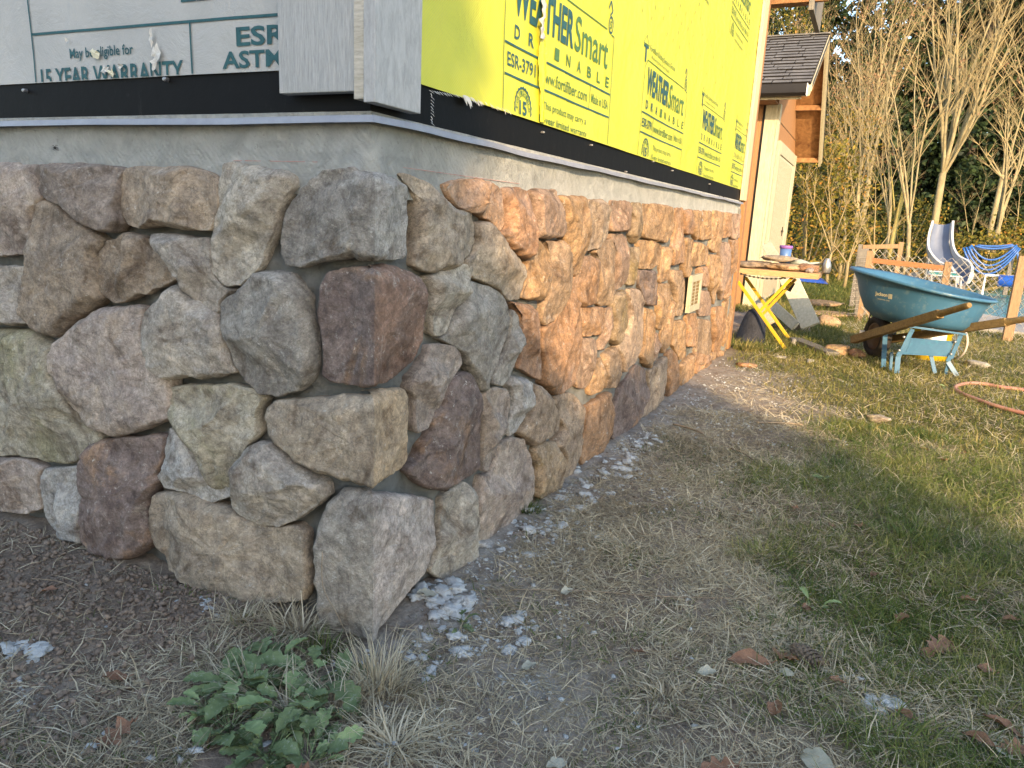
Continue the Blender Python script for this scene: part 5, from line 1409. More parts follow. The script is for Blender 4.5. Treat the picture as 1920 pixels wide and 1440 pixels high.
for xx, yy in ((ga.x, 9.5), (gb_.x, 9.5), (ga.x, 10.1), (gb_.x, 10.1)): part('leg', MB().tube([(xx, yy, zz), (xx+.05, yy, .02)], .007, 6), M['slide'], lg)
# blue hose on a rack
ha, hb = P3(1820, 466, 13.0), P3(1902, 466, 13.0); hr = thing('hose_rack', 'blue pool hose hanging in loops on a dark rack behind the pool', 'hose rack', (ha.x, 13.0, 0))
for P_ in (ha, hb): part('post', MB().bar((P_.x, 13.05, 0), (P_.x, 13.05, P_.z+.02), .06, .06, (0,1,0)), M['greywood'], hr)
part('cross_bar', MB().bar((ha.x, 13.05, ha.z), (hb.x, 13.05, hb.z), .04, .05), M['greywood'], hr)
for k in range(6):
    dz = [.02, .05, .22, .30, .36, .42][k]; rise = .04 if k < 3 else .0
    P_ = []
    for j in range(15):
        t = j/14; P_.append(ha.lerp(hb, t)+Vector((-.08*(1-t)*(k-2)*.5+.04*t*(k-2)*.5, -.06-.012*k, .06-dz*4*t*(1-t)-.01*k)))
    part('hose', MB().tube(P_, .016, 6), M['hose_blue'], hr, smooth=True)
for P_, s in ((ha, -1), (hb, 1)):
    part('hose', MB().tube([P_+Vector((0,-.08,.06)), P_+Vector((s*.05,-.08,-.1)), P_+Vector((s*.12,-.08,-.38)), P_+Vector((s*.10,-.08,-.6))], .016, 6), M['hose_blue'], hr, smooth=True)
# blue float roll and white handrail
ra, rb = P3(1872, 526, 12.0), P3(1916, 526, 12.0)
solo('pool_cover_roll', MB().tube([ra, rb+Vector((.5,0,0))], .085, 16), M['tarp'], 'bright blue rolled pool cover at the far side of the pool', 'pool cover', tuple(ra), smooth=True)
pa_, pb_ = P3(1848, 516, 12.1), P3(1872, 516, 12.1)
mb = MB(); mb.tube([(pa_.x, 12.1, .0), (pa_.x, 12.1, pa_.z), (rb.x, 12.05, pb_.z)], .02, 8); solo('cover_reel_stand', mb, M['white'], 'white stand of the pool cover reel beside the blue roll', 'stand', (pa_.x, 12.1, 0))

# ================================================================== GRASS, STRAW, CLODS
def blades(n, sampler, length, width, elev, curl, seed, tint, mat, name, label=None, cat=None, segs=2, parent=None):
    rs = np.random.default_rng(seed)
    x, y, k = sampler(rs, n)
    n = len(x); z = gheight(x, y)
    az = rs.uniform(0, 2*np.pi, n); L_ = length(rs, n, x, y); e = elev(rs, n, x, y); w = width(rs, n, x, y)
    d = np.stack([np.cos(az), np.sin(az), np.zeros(n)], 1); s = np.stack([-np.sin(az), np.cos(az), np.zeros(n)], 1)
    tw = rs.uniform(-.8, .8, n)[:, None]; s = s*np.cos(tw)+np.array([0,0,1.])*np.sin(tw)
    P0 = np.stack([x, y, z], 1); cu = curl(rs, n)
    side = rs.uniform(-.35, .35, n)[:, None]*np.stack([-np.sin(az), np.cos(az), np.zeros(n)], 1)
    pts = [P0]
    for i in range(segs):
        ee = e - cu*(i/segs)
        pts.append(pts[-1] + (d*np.cos(ee)[:, None] + np.array([0,0,1.])*np.sin(ee)[:, None] + side*i)*(L_/segs)[:, None])
    zz = []
    V = []
    for i in range(segs+1):
        ww = w*(1-.25*i/segs) if i < segs else w*.12
        p = pts[i].copy()
        if i: p[:, 2] = np.maximum(p[:, 2], z+.0015)
        V += [p-s*ww[:, None]/2, p+s*ww[:, None]/2]
    V = np.stack(V, 1)      # n,(segs+1)*2,3
    m = V.shape[1]; base = np.arange(n)[:, None]*m
    q = np.concatenate([base+np.array([[2*i, 2*i+1, 2*i+3, 2*i+2]]) for i in range(segs)])
    t = tint(rs, n, x, y, k)
    me = np_mesh(name, V.reshape(-1, 3), q, attrs={'tint': np.repeat(t, m)})
    o = link(name, me, mat, parent, kind='stuff')
    if label: tag(o, label, cat)
    return o
def in_view(x, y, pad=60):
    P = np.stack([x, y, np.zeros_like(x)], 1)-CAM; zc = P@_f; px = 960+FPX*(P@RX)/zc; py = 720-FPX*(P@UX)/zc
    return (zc > .1) & (px > -pad-260) & (px < 2500+pad) & (py < 1750+pad)
def make_sampler(x0, x1, y0, y1, dens):
    def f(rs, n):
        x = rs.uniform(x0, x1, n*4); y = rs.uniform(y0, y1, n*4)
        k = dens(x, y); keep = (rs.uniform(0, 1, n*4) < k) & in_view(x, y)
        keep &= ~((x < .045) & (y > -.045) & (y < 4.4))
        x, y, k = x[keep][:n], y[keep][:n], k[keep][:n]
        return x, y, k
    return f
wallgap = lambda x, y: np.where(x > 0, sstep(.02, .24, x + (fbm(x*7, y*7, 4, 2)-.5)*.25), 1)
def d_straw(x, y):
    pat = sstep(.42, .58, fbm(x*6.5, y*6.5, 61, 4))
    base = (.34+.66*pat)*wallgap(x, y)
    dirt = sstep(-.15, -.38, x)*sstep(-.75, -.2, y - .25*(x+.4))      # bare soil at the left
    dirt = np.maximum(dirt, sstep(-.45, -.7, x))
    path = sstep(1.3, .75, x+(fbm(x*3, y*3, 8, 2)-.5)*.5)*sstep(1.7, 2.2, y)*sstep(4.3, 3.4, y)
    return base*(1-.90*dirt)*(1-.6*path)*(1-.35*lawn_mask(x, y))
U = lambda a, b: (lambda rs, n, *r: rs.uniform(a, b, n))
def Lmix(a, b): return lambda rs, n, *r: a+(b-a)*rs.uniform(0, 1, n)**2.2
blades(215000, make_sampler(-1.3, 2.9, -1.15, 2.4, d_straw), Lmix(.010, .075), U(.0009, .0026), lambda rs, n, *r: np.abs(rs.normal(.12, .30, n)), U(-.3, .9), 1,
       lambda rs, n, x, y, k: np.clip(.22+.55*fbm(x*3, y*3, 7, 2)+rs.normal(0, .24, n), 0, 1), M['straw'], 'dry_straw', 'matted dry straw and dead grass over the trampled ground beside the wall', 'dry grass')
blades(30000, make_sampler(.2, 4.5, 2.2, 7.0, lambda x, y: d_straw(x, y)*.9), Lmix(.03, .10), U(.0018, .0038), lambda rs, n, *r: np.abs(rs.normal(.15, .3, n)), U(-.2, .5), 2,
       lambda rs, n, x, y, k: np.clip(.35+.5*fbm(x*3, y*3, 7, 2)+rs.normal(0, .2, n), 0, 1), M['straw'], 'dry_straw', 'sun bleached dry straw on the ground towards the wheelbarrow', 'dry grass')
blades(15000, make_sampler(-.75, 1.3, -1.05, 1.8, lambda x, y: np.clip(sstep(.45, .62, fbm(x*5, y*5, 131, 3))*wallgap(x, y)*sstep(-.75, -.2, x), 0, 1)), Lmix(.008, .034), U(.0010, .0024), lambda rs, n, *r: np.clip(rs.normal(.5, .4, n), .03, 1.4), U(0, 1.0), 9,
       lambda rs, n, x, y, k: np.clip(rs.normal(.25, .2, n), 0, 1), M['grass'], 'sparse_grass', 'sparse short green blades coming up through the trampled straw', 'grass')
def d_green(x, y): return np.clip(lawn_mask(x, y)*(.25+.9*sstep(.42, .60, fbm(x*3.3, y*3.3, 91, 3))), 0, 1)
blades(135000, make_sampler(.1, 3.4, -1.1, 2.6, d_green), Lmix(.018, .062), U(.0012, .0026), lambda rs, n, *r: np.clip(rs.normal(.55, .4, n), .03, 1.4), U(0, 1.0), 3,
       lambda rs, n, x, y, k: np.clip(.05+.75*fbm(x*5, y*5, 17, 2)+rs.normal(0, .2, n), 0, 1), M['grass'], 'lawn_grass', 'green tufts of lawn grass mixed with dry stems at the right', 'grass')
blades(85000, make_sampler(.1, 5.6, 2.3, 7.2, lambda x, y: np.clip(lawn_mask(x, y)*1.2, 0, 1)), Lmix(.02, .065), U(.0022, .0045), lambda rs, n, *r: np.clip(rs.normal(.75, .35, n), .05, 1.4), U(0, .9), 4,
       lambda rs, n, x, y, k: np.clip(.15+.75*fbm(x*2, y*2, 19, 3)+rs.normal(0, .22, n), 0, 1), M['lawnfar'], 'sunlit_lawn', 'sunlit yellow green lawn round the wheelbarrow', 'grass')
blades(50000, make_sampler(-1.5, 12, 6.8, 17, lambda x, y: np.where((x > 1.3) & (y > 6.9), .0, 1.)*sstep(-1.6, -.2, x)), Lmix(.04, .11), U(.006, .012), lambda rs, n, *r: np.clip(rs.normal(.8, .3, n), .05, 1.4), U(0, .9), 5,
       lambda rs, n, x, y, k: np.clip(.05+.6*fbm(x*.9, y*.9, 23, 3)+rs.normal(0, .2, n), 0, 1), M['lawnfar'], 'distant_grass', 'grass and weeds running back to the edge of the wood', 'grass')
# green ground cover at far end of the wall
blades(9000, make_sampler(-.05, .75, 4.3, 6.4, lambda x, y: .9+0*x), Lmix(.03, .09), U(.003, .007), lambda rs, n, *r: np.clip(rs.normal(.9, .4, n), .1, 1.5), U(0, 1), 6,
       lambda rs, n, x, y, k: np.clip(.5*fbm(x*5, y*5, 19, 2)+rs.normal(0.1, .2, n), 0, 1), M['lawnfar'], 'weedy_grass', 'weedy grass growing round the foot of the table stand', 'grass')
# mixed fine litter and clods
def scatter(n, sampler, size, seed, mat, name, label, cat, flat=.6):
    rs = np.random.default_rng(seed); x, y, k = sampler(rs, n); n = len(x); z = gheight(x, y); s = size(rs, n)
    a = np.array([(1,0,0),(-1,0,0),(0,1,0),(0,-1,0),(0,0,1),(0,0,-1)], float)
    V = a[None]*s[:, None, None]*rs.uniform(.55, 1.15, (n, 6, 1)); V += rs.normal(0, .18, (n, 6, 3))*s[:, None, None]
    V[:, :, 2] *= flat; th = rs.uniform(0, 6.28, n); c, sn = np.cos(th)[:, None], np.sin(th)[:, None]
    X = V[:, :, 0]*c-V[:, :, 1]*sn; Y = V[:, :, 0]*sn+V[:, :, 1]*c; V = np.stack([X, Y, V[:, :, 2]], -1) + np.stack([x, y, z+s*flat*.3], 1)[:, None]
    F = np.array([(0,2,4),(2,1,4),(1,3,4),(3,0,4),(2,0,5),(1,2,5),(3,1,5),(0,3,5)]); t = (np.arange(n)[:, None, None]*6+F[None]).reshape(-1, 3)
    o = link(name, np_mesh(name, V.reshape(-1, 3), None, t, smooth=True), mat, kind='stuff'); return tag(o, label, cat)
d_dirt = lambda x, y: np.clip(sstep(-.05, -.3, x)*sstep(-1.1, -.5, y+.3)*(.4+fbm(x*6, y*6, 3, 3)), 0, 1)*np.where((y < -.05), 1, 0)
scatter(16000, make_sampler(-1.5, .1, -.95, -.03, d_dirt), lambda rs, n: .0022+.009*rs.uniform(0, 1, n)**5, 41, M['clod'], 'soil_clods', 'loose brown soil clods along the foot of the left wall', 'soil', .8)
scatter(9000, make_sampler(-.9, 1.6, -.95, 3.6, lambda x, y: .5*wallgap(x+.2, y)+0*x), lambda rs, n: .0015+.006*rs.uniform(0, 1, n)**4, 42, M['clod'], 'soil_crumbs', 'small soil crumbs between the dry stems', 'soil', .6)
d_mort = lambda x, y: np.clip(np.maximum(dust_mask(x, y), .8*sstep(.75, .1, x)*(x>0)*(y>-.3))*(.08+1.3*sstep(.5, .64, fbm(x*8, y*8, 14, 3))), 0, 1)*np.where(y > 2.6, .3, 1)
scatter(32000, make_sampler(-.9, 1.4, -.9, 4.0, d_mort), lambda rs, n: .0012+.0085*rs.uniform(0, 1, n)**4.5, 43, M['mortarlump'], 'mortar_crumbs', 'pale mortar crumbs scattered along the foot of the wall', 'mortar', .6)

# upright tufts of dead grass: one thing each
def tuft(px, py, n, h, spread, seed, label, mat='straw', lean=(0,0), lo=.75, tintb=.45, name='grass_tuft', wmul=1.0):
    p = at(px, py, 2, 0); rs = np.random.default_rng(seed)
    th = rs.uniform(0, 6.28, n); r = spread*rs.uniform(0, 1, n)**.7; x = p[0]+r*np.cos(th); y = p[1]+r*np.sin(th)*.7; z = gheight(x, y)
    L_ = h*rs.uniform(.35, 1.1, n); out = rs.normal(lo, .28, n); az = th+rs.normal(0, .7, n)
    V = []; T = []; n_s = 4
    d = np.stack([np.cos(az), np.sin(az), 0*az], 1); w = rs.uniform(.0008, .0019, n)*wmul; e = np.clip(out, .15, 1.5); P_ = np.stack([x, y, z], 1)
    s = np.stack([-np.sin(az), np.cos(az), 0*az], 1); rows = []
    for i in range(n_s+1):
        ww = (w*(1-i/n_s)+.0002)[:, None]; rows += [P_-s*ww, P_+s*ww]
        ee = e - (i/n_s)*rs.uniform(.3, 1.5, n)
        P_ = P_+(d*np.cos(ee)[:, None]+np.array([0,0,1.])*np.sin(ee)[:, None]+np.array([lean[0], lean[1], 0])*.5)*(L_/n_s)[:, None]
        P_[:, 2] = np.maximum(P_[:, 2], .002)
    V = np.stack(rows, 1); m = V.shape[1]; base = np.arange(n)[:, None]*m
    q = np.concatenate([base+np.array([[2*i, 2*i+1, 2*i+3, 2*i+2]]) for i in range(n_s)])
    t = np.clip(rs.normal(tintb, .25, n), 0, 1); V = V.reshape(-1, 3)-np.array([p[0], p[1], 0])
    o = link(name, np_mesh(name, V, q, attrs={'tint': np.repeat(t, m)}), M[mat]); o.location = (p[0], p[1], 0)
    return tag(o, label, 'grass tuft', 'dead grass tufts by the wall')
tuft(712, 1285, 240, .125, .055, 1, 'tall straw coloured grass tuft just right of the green weeds under the bottom corner stone', lo=1.15, lean=(.15,-.1), tintb=.6)
tuft(560, 1175, 170, .10, .06, 2, 'dry grass tuft against the widest bottom stone', lo=.8, tintb=.55)
tuft(455, 1165, 90, .075, .05, 12, 'small dry grass tuft at the left end of the widest bottom stone', lo=.8)
tuft(540, 1330, 150, .11, .05, 3, 'dry grass tuft drooping left of the green weeds', lean=(-.3,-.2), lo=.6, tintb=.6)
tuft(735, 1390, 140, .11, .05, 4, 'bleached grass tuft at the bottom edge of the picture', lean=(.1,-.3), lo=.7, tintb=.7)
tuft(470, 1290, 110, .09, .07, 14, 'dry grass tuft poking up through the green weeds', lo=.9, tintb=.6)
tuft(640, 1330, 120, .10, .06, 15, 'dry grass tuft overlapping the right side of the green weeds', lo=.8, lean=(-.2,-.1), tintb=.55)
tuft(400, 1230, 90, .08, .06, 16, 'thin dry grass tuft at the upper left of the weeds', lo=.6, tintb=.5)
tuft(610, 1215, 60, .06, .04, 5, 'short green grass tuft at the foot of the bottom corner stone', 'grass', lo=.9, tintb=.3)
tuft(985, 955, 160, .055, .05, 6, 'green grass tuft by the wall under the mauve stones', 'grass', lo=.9, tintb=.3)
tuft(1700, 1010, 200, .085, .10, 7, 'larger green grass tuft in the shaded lawn at right', 'grass', lo=.8, tintb=.4)
tuft(1430, 1040, 160, .08, .09, 8, 'dull green grass tuft in the middle of the trampled ground', 'grass', lo=.6, tintb=.75)
tuft(1600, 880, 200, .085, .12, 9, 'bright green grass tuft where the lawn begins', 'grass', lo=.7, tintb=.35)
tuft(1250, 1300, 110, .07, .07, 10, 'wiry straw tuft left of the curled brown leaves', lo=.4)
tuft(1680, 1380, 150, .08, .1, 11, 'green grass tuft near the lower right corner', 'grass', lo=.6, tintb=.5)
tuft(1400, 655, 130, .12, .09, 13, 'golden grass tuft at the far end of the stone wall', 'lawnfar', lo=.9, tintb=.8, wmul=2)
# long single stems
def stem(pts, label, r=.0011, mat='straw'):
    P_ = smooth_pts([Vector(p) for p in pts], 6)
    mb = MB(); mb.tube(P_, r, 5); return solo('dry_stem', mb, M['twig'], label, 'stem', tuple(P_[0]), smooth=True)
a = at(655, 1200, 2, 0); b = at(608, 1032, 1, -.062)
stem([(a[0], a[1]-.0, .0), (a[0]-.02, -.075, .06), (b[0]+.004, -.072, b[2]*.6), (b[0], -.068, b[2])], 'thin dry stem leaning up against the bottom corner stone')
for i, (pp, lb) in enumerate(((((960,1105),(1100,1108),(1240,1118),(1390,1122)), 'long thin dry stem lying across the ground in front of the wall'),
        (((60,1085),(110,1090),(150,1110),(143,1140)), 'curved dry stem on the bare soil at left'),
        (((1262,795),(1290,802),(1318,812)), 'short thick stick on the shaded path'),
        (((1420,792),(1470,793),(1505,796)), 'pale stick lying across the far edge of the shade'),
        (((1370,840),(1395,850),(1412,862)), 'short dark stick in the trampled grass'),
        (((1830,845),(1845,860),(1868,868)), 'brown bent stick in the green lawn'),
        (((1185,985),(1200,1000),(1230,1003)), 'small forked twig on the straw'))):
    pts = [tuple(at(x, y, 2, .008)) for x, y in pp]
    stem(pts, lb, .0045 if i in (2, 3) else (.003 if i in (4, 5) else .0012))

# ================================================================== WEEDS (broad lobed leaves)
def leaf_mesh(name, L_, W_, lobes, cup, droop, sd, stalk=.5):
    rs = np.random.default_rng(sd); pts = []
    n = 16
    mb = MB(); vs = []
    # petiole runs from origin to the blade base, blade beyond
    for i in range(n+1):
        t = i/n; x = L_*(stalk+(1-stalk)*t)
        w = W_*math.sin(math.pi*min(1, t*.93+.05))**.7*(.62+.55*t)
        w *= 1+(.20*math.cos(t*lobes*2*math.pi)) if t < .97 else .6
        if i == n: w = W_*.12
        z = L_*(.55*math.sin(x/L_*1.5)-droop*(x/L_)**2)
        for k, s in enumerate((-1, -.5, 0, .5, 1)):
            vs.append((x-abs(s)*w*.25*math.cos(t*3), s*w*(1+rs.uniform(-.06, .06)), z+abs(s)**1.5*cup*W_+rs.uniform(-.0006, .0006)))
    mb.add(vs, [(i*5+k, i*5+k+1, (i+1)*5+k+1, (i+1)*5+k) for i in range(n) for k in range(4)])
    o = len(mb.v)
    P_ = [Vector((L_*stalk*j/5*1.02, 0, L_*(.55*math.sin(stalk*j/5*1.5)-droop*(stalk*j/5)**2))) for j in range(6)]
    mb.tube(P_, .0011, 5)
    return mb.mesh(name, smooth=True)
LM = [leaf_mesh('leaf', .075, .015, 4, .35, .25, 1, .35), leaf_mesh('leaf', .060, .017, 3, .3, .35, 2, .45), leaf_mesh('leaf', .05, .012, 3, .4, .15, 3, .4), leaf_mesh('leaf', .085, .013, 5, .25, .4, 4, .25), leaf_mesh('leaf', .045, .020, 3, .25, .1, 5, .5)]
for k, me in enumerate(LM): me.materials.append(M['weed'])
LMp = [me.copy() for me in LM]
for me in LMp: me.materials.clear(); me.materials.append(M['weed_pale'])
def weed(px, py, n, seed, label, size=1.0, pale=.3, rad=.02):
    p = at(px, py, 2, 0); z = float(gheight(p[0], p[1])); n = int(n*1.4); r = thing('weed_plant', label, 'weed', (p[0], p[1], z), 0, 'broad leaved weeds by the corner stone')
    rs = random.Random(seed)
    for i in range(n):
        me = rs.choice(LMp if rs.random() < pale else LM)
        o = bpy.data.objects.new('leaf', me); COL.objects.link(o); o.parent = r
        a = rs.uniform(0, 6.283); q = rad*rs.random()
        o.location = (math.cos(a)*q, math.sin(a)*q, rs.uniform(0, .006)); s = size*rs.uniform(.5, 1.35); o.scale = (s, s, s)
        o.rotation_euler = (rs.uniform(-.4, .4), rs.uniform(-.45, .5), a+rs.uniform(-.5, .5))
for i, (a, b, n, s, lb) in enumerate(((505, 1265, 16, 1.05, 'green weed with tall scalloped leaves right below the widest bottom stone'),
        (585, 1270, 15, 1.1, 'green weed with broad pale scalloped leaves under the bottom corner stone'),
        (450, 1300, 18, 1.0, 'green weed spreading at the left of the weed patch'),
        (540, 1330, 18, 1.0, 'green weed in the middle of the patch with mortar specks on it'),
        (430, 1370, 18, 1.0, 'dark green weed low at the left of the patch'),
        (500, 1410, 20, .95, 'greyish green weed at the bottom edge of the picture'),
        (600, 1350, 12, .85, 'smaller green weed beside the tall straw tuft'),
        (580, 1420, 14, .8, 'dusty green weed half hidden at the bottom edge right of the others'),
        (390, 1340, 8, .7, 'small green weed at the far left of the patch'),
        (520, 1205, 7, .6, 'tiny weed sprouting at the foot of the widest bottom stone'))):
    weed(a, b, n, 50+i, lb, s)
for i, (a, b, lb) in enumerate(((1545, 905, 'small pale weed rosette in the lawn at right of the path'), (1520, 975+160, 'low weed rosette beside the brown leaves'), (1775, 730, 'weed clump in the sunlit lawn'), (860, 1165, 'small clover like weed beside the mortar lumps by the bottom corner stone'))):
    weed(a, b, 7, 80+i, lb, .5)

# ================================================================== MORTAR DROPPINGS, LEAVES, CONE
def lump_mesh(sd, s=(1,1,.45)):
    bm = bmesh.new(); bmesh.ops.create_icosphere(bm, subdivisions=3, radius=1)
    for v in bm.verts:
        c = v.co.copy(); k = 1+.55*mnoise.noise(c*1.4+Vector((sd*3.1, 0, 0)))+.42*mnoise.noise(c*3.6+Vector((0, sd*2.7, 0)))+.2*mnoise.noise(c*8+Vector((0, sd, 5)))
        v.co = Vector((c.x*s[0]*k, c.y*s[1]*k, max(-.3, c.z)*s[2]*k))
    me = bpy.data.meshes.new('mortar_lump'); bm.to_mesh(me); bm.free(); me.polygons.foreach_set('use_smooth', [True]*len(me.polygons)); me.materials.append(M['mortarlump']); return me
LUMP = [lump_mesh(i, (1, .75+.12*(i % 3), .24+.05*(i % 4))) for i in range(9)]
def lumps(label, group, spots, seed, jit=0):
    rs = random.Random(seed)
    for a, b, s in spots:
        o = bpy.data.objects.new('mortar_lump', rs.choice(LUMP)); COL.objects.link(o); p = at(a, b, 2, 0)
        o.location = (p[0], p[1], float(gheight(p[0], p[1]))+s*.1); o.rotation_euler = (rs.uniform(-.2, .2), rs.uniform(-.2, .2), rs.uniform(0, 6.28)); k = s*rs.uniform(.85, 1.15); o.scale = (k, k*rs.uniform(.7, 1), k*rs.uniform(.8, 1.2))
        tag(o, label, 'mortar', group)
def cluster(label, group, cx_, cy_, rx, ry, n, s0, s1, seed, slope=0):
    rs = random.Random(seed); sp = []
    for _ in range(n):
        a = rs.uniform(0, 6.28); r = rs.random()**.6; x = cx_+math.cos(a)*rx*r; sp.append((x, cy_+math.sin(a)*ry*r+slope*(x-cx_), s0+(s1-s0)*rs.random()**2.2))
    lumps(label, group, sp, seed+1)
cluster('white dried mortar lump heaped at the right foot of the bottom corner stone', 'mortar heap by the corner', 835, 1120, 58, 32, 60, .010, .030, 1, .0)
cluster('white mortar dropping spread in front of the heap by the corner', 'mortar droppings before the heap', 915, 1175, 90, 50, 28, .007, .022, 2)
cluster('white mortar piece between the corner stone and the straw tuft', 'mortar near straw tuft', 795, 1215, 32, 50, 16, .006, .015, 3)
cluster('white mortar dropping along the foot of the wall under the pale stones', 'mortar along the wall middle', 1015, 990, 95, 46, 36, .008, .027, 4, -.25)
cluster('white mortar dropping beside the wall under the orange stone', 'mortar along the wall orange', 1125, 892, 75, 44, 42, .009, .028, 5, -.4)
cluster('white mortar dropping farther along the wall foot', 'mortar along the wall far', 1205, 828, 45, 16, 30, .008, .018, 6, -.3)
cluster('white mortar fleck on the flattened grass away from the wall', 'mortar flecks out from the wall', 1080, 1010, 80, 30, 8, .005, .013, 7, -.1)
cluster('grey white mortar blob on the bare soil at far left', 'mortar blobs on the left soil', 55, 1215, 44, 24, 12, .010, .030, 8)
cluster('white mortar fleck among the dry grass under the widest bottom stone', 'mortar under widest stone', 385, 1130, 55, 30, 18, .005, .013, 9, .25)
cluster('white mortar fleck caught on the green weeds', 'mortar on the weeds', 480, 1330, 80, 70, 14, .005, .011, 10)
cluster('pale mortar fleck at the bottom left of the picture', 'mortar bottom left', 250, 1400, 120, 45, 8, .006, .014, 11)
cluster('white mortar lump in the grass near the lower right', 'mortar lumps lower right', 1655, 1312, 34, 16, 16, .009, .024, 12)
cluster('small mortar lump in a line by the pine cone', 'mortar by the pine cone', 1590, 1258, 45, 10, 8, .005, .009, 13, .15)
cluster('small white mortar speck on the trampled ground', 'mortar specks far', 1420, 850, 200, 70, 8, .004, .009, 14)
cluster('tiny mortar speck on the bare soil left of the weeds', 'mortar specks soil', 180, 1120, 150, 60, 6, .004, .008, 15)
cluster('small white mortar speck on the straw at the bottom', 'mortar specks bottom', 1200, 1360, 250, 70, 6, .004, .009, 16)
# things drooped on the wall joints
rs = random.Random(2)
# fallen leaves
def dead_leaf(L_, W_, sd, kind=0):
    rs = np.random.default_rng(sd); n = 12; vs = []; cu = rs.uniform(-.5, .6); ph = rs.uniform(0, 6)
    for i in range(n+1):
        t = i/n; x = L_*(t-.5)
        if kind == 0: w = W_*math.sin(math.pi*min(.985, max(.03, t)))**.8
        else: w = W_*(.25+.75*abs(math.sin(t*3.3*math.pi)))*math.sin(math.pi*min(.98, max(.04, t)))**.6
        for s in (-1, -.5, 0, .5, 1):
            z = .18*L_*(t-.5)**2*4*cu+abs(s)**1.4*w*(.35+.3*math.sin(t*5+ph))*(1 if rs.uniform() < .93 else .4)+.002*math.sin(t*17+s*5+ph)
            vs.append((x, s*w+.1*L_*math.sin(t*3+ph)*.4, z))
    mb = MB(); mb.add(vs, [(i*5+k, i*5+k+1, (i+1)*5+k+1, (i+1)*5+k) for i in range(n) for k in range(4)]); mb.tube([(L_*.5, 0, .001), (L_*.65, .1*L_, .004)], .0012, 4)
    me = mb.mesh('fallen_leaf', smooth=True); return me
DL = [dead_leaf(.085, .02, 1), dead_leaf(.11, .042, 2, 1), dead_leaf(.06, .02, 3), dead_leaf(.07, .032, 4, 1), dead_leaf(.045, .014, 5)]
for me in DL: me.materials.append(M['deadleaf'])
DP = [me.copy() for me in DL]
for me in DP: me.materials.clear(); me.materials.append(M['deadleaf_pale'])
LV = [(1405,1238,0,1.2,.3,0,'long curled rust brown leaf left of the pine cone'),(1472,1228,3,.95,-.2,0,'crumpled brown leaf touching the pine cone'),(1768,1200,1,.9,1.0,0,'large lobed brown leaf lying in the grass at right'),
 (1740,1215,3,.6,2.0,0,'smaller brown leaf tucked under the large lobed leaf'),(1693,1148,2,.85,1.2,0,'cupped reddish leaf above the large lobed leaf'),(1896,1156,0,.55,.0,0,'narrow orange leaf at the right edge'),
 (1512,1135,4,.9,1.0,0,'small tan leaf in the grass beside the low weed rosette'),(1812,1100+20,4,1.0,0.,0,'small golden leaf in the green tuft at right'),(215,1265,2,1.0,.5,0,'orange brown leaf on the soil left of the weeds'),
 (215,1375,3,1.1,1.3,0,'crumpled pale brown leaf at the lower left'),(568,1308,0,.7,1.1,0,'red brown leaf standing among the green weeds'),(1568,1274,4,.8,.3,0,'little orange leaf right of the cone'),
 (1805,840+8,3,.6,.0,0,'brown leaf on the green lawn at upper right'),(1735,845,0,.75,.3,0,'long reddish leaf on the sunlit lawn edge'),(1770,865,4,1.0,.6,0,'small pink brown leaf below the long reddish one'),
 (1560,985,2,.7,1.4,0,'small upright tan leaf in the middle of the lawn edge'),(1612,985,3,.6,.2,0,'lobed brown leaf beside the upright tan leaf'),(1490,950,3,.5,.3,0,'dark curled leaf on the straw'),
 (1880,1350,0,.9,-.5,0,'tan leaf in the lower right corner nearest the edge'),(1835,1380,0,.8,-.7,0,'long tan leaf in the lower right corner'),(1900,1395,3,.8,.6,0,'broad tan leaf in the lower right corner'),
 (1880,1400,2,.9,-.6,1,'whitish curled leaf in the lower right corner'),(1530,1428,2,1.3,-.5,1,'pale green white leaf at the bottom edge'),(1475,1260,2,.6,-.1,1,'small pale leaf under the curled brown leaf'),
 (1325,1258,4,1.1,.6,1,'small pale leaf left of the curled brown leaves'),(992,1240,4,1.0,1.0,1,'pale sliver of leaf in front of the mortar'),(1062,1108,4,1.0,1.1,1,'whitish pointed leaf standing on the straw'),
 (1045,1420,2,.7,.8,1,'white leaf scrap at the bottom middle'),(1410,955,4,1.0,.5,1,'cream leaf scrap on the straw above the green tuft'),(800,1112,2,.9,.6,1,'pale green leaf on the mortar heap'),
 (1350,1440,1,.7,.6,0,'dark red leaf cut by the bottom edge'),(1195,1215,3,.5,.1,0,'brown leaf flake in front of the mortar droppings'),(1455,1325,4,1.2,1.4,0,'thin pinkish leaf below the cone'),(560,1440,3,.7,.4,0,'brown leaf at the bottom under the weeds'),
 (90,1105,0,.6,.3,0,'dark curled leaf on the bare soil at far left'),(870,1035,4,.8,.2,1,'pale chip of leaf under the pale bottom stone'),(640,1395,3,.5,2.,0,'small dull leaf under the straw tuft'),(1850,1250,4,1.1,.3,0,'tan leaf sliver in the grass above the corner leaves'),
 (1700,1330,0,.6,-.6,0,'slim tan leaf right of the mortar lumps'),(1640,985+90,4,.9,.9,0,'small rusty leaf in the larger grass tuft')]
for i, (a, b, k, s, rz, pale, lb) in enumerate(LV):
    o = bpy.data.objects.new('fallen_leaf', (DP if pale else DL)[k]); COL.objects.link(o); p = at(a, b, 2, .01); o.location = (p[0], p[1], float(gheight(p[0], p[1]))+.012)
    o.scale = (s*.85,)*3; o.rotation_euler = (random.Random(i).uniform(-.35, .35), random.Random(i+9).uniform(-.3, .3), rz); tag(o, lb, 'leaf', 'fallen leaves on the ground')
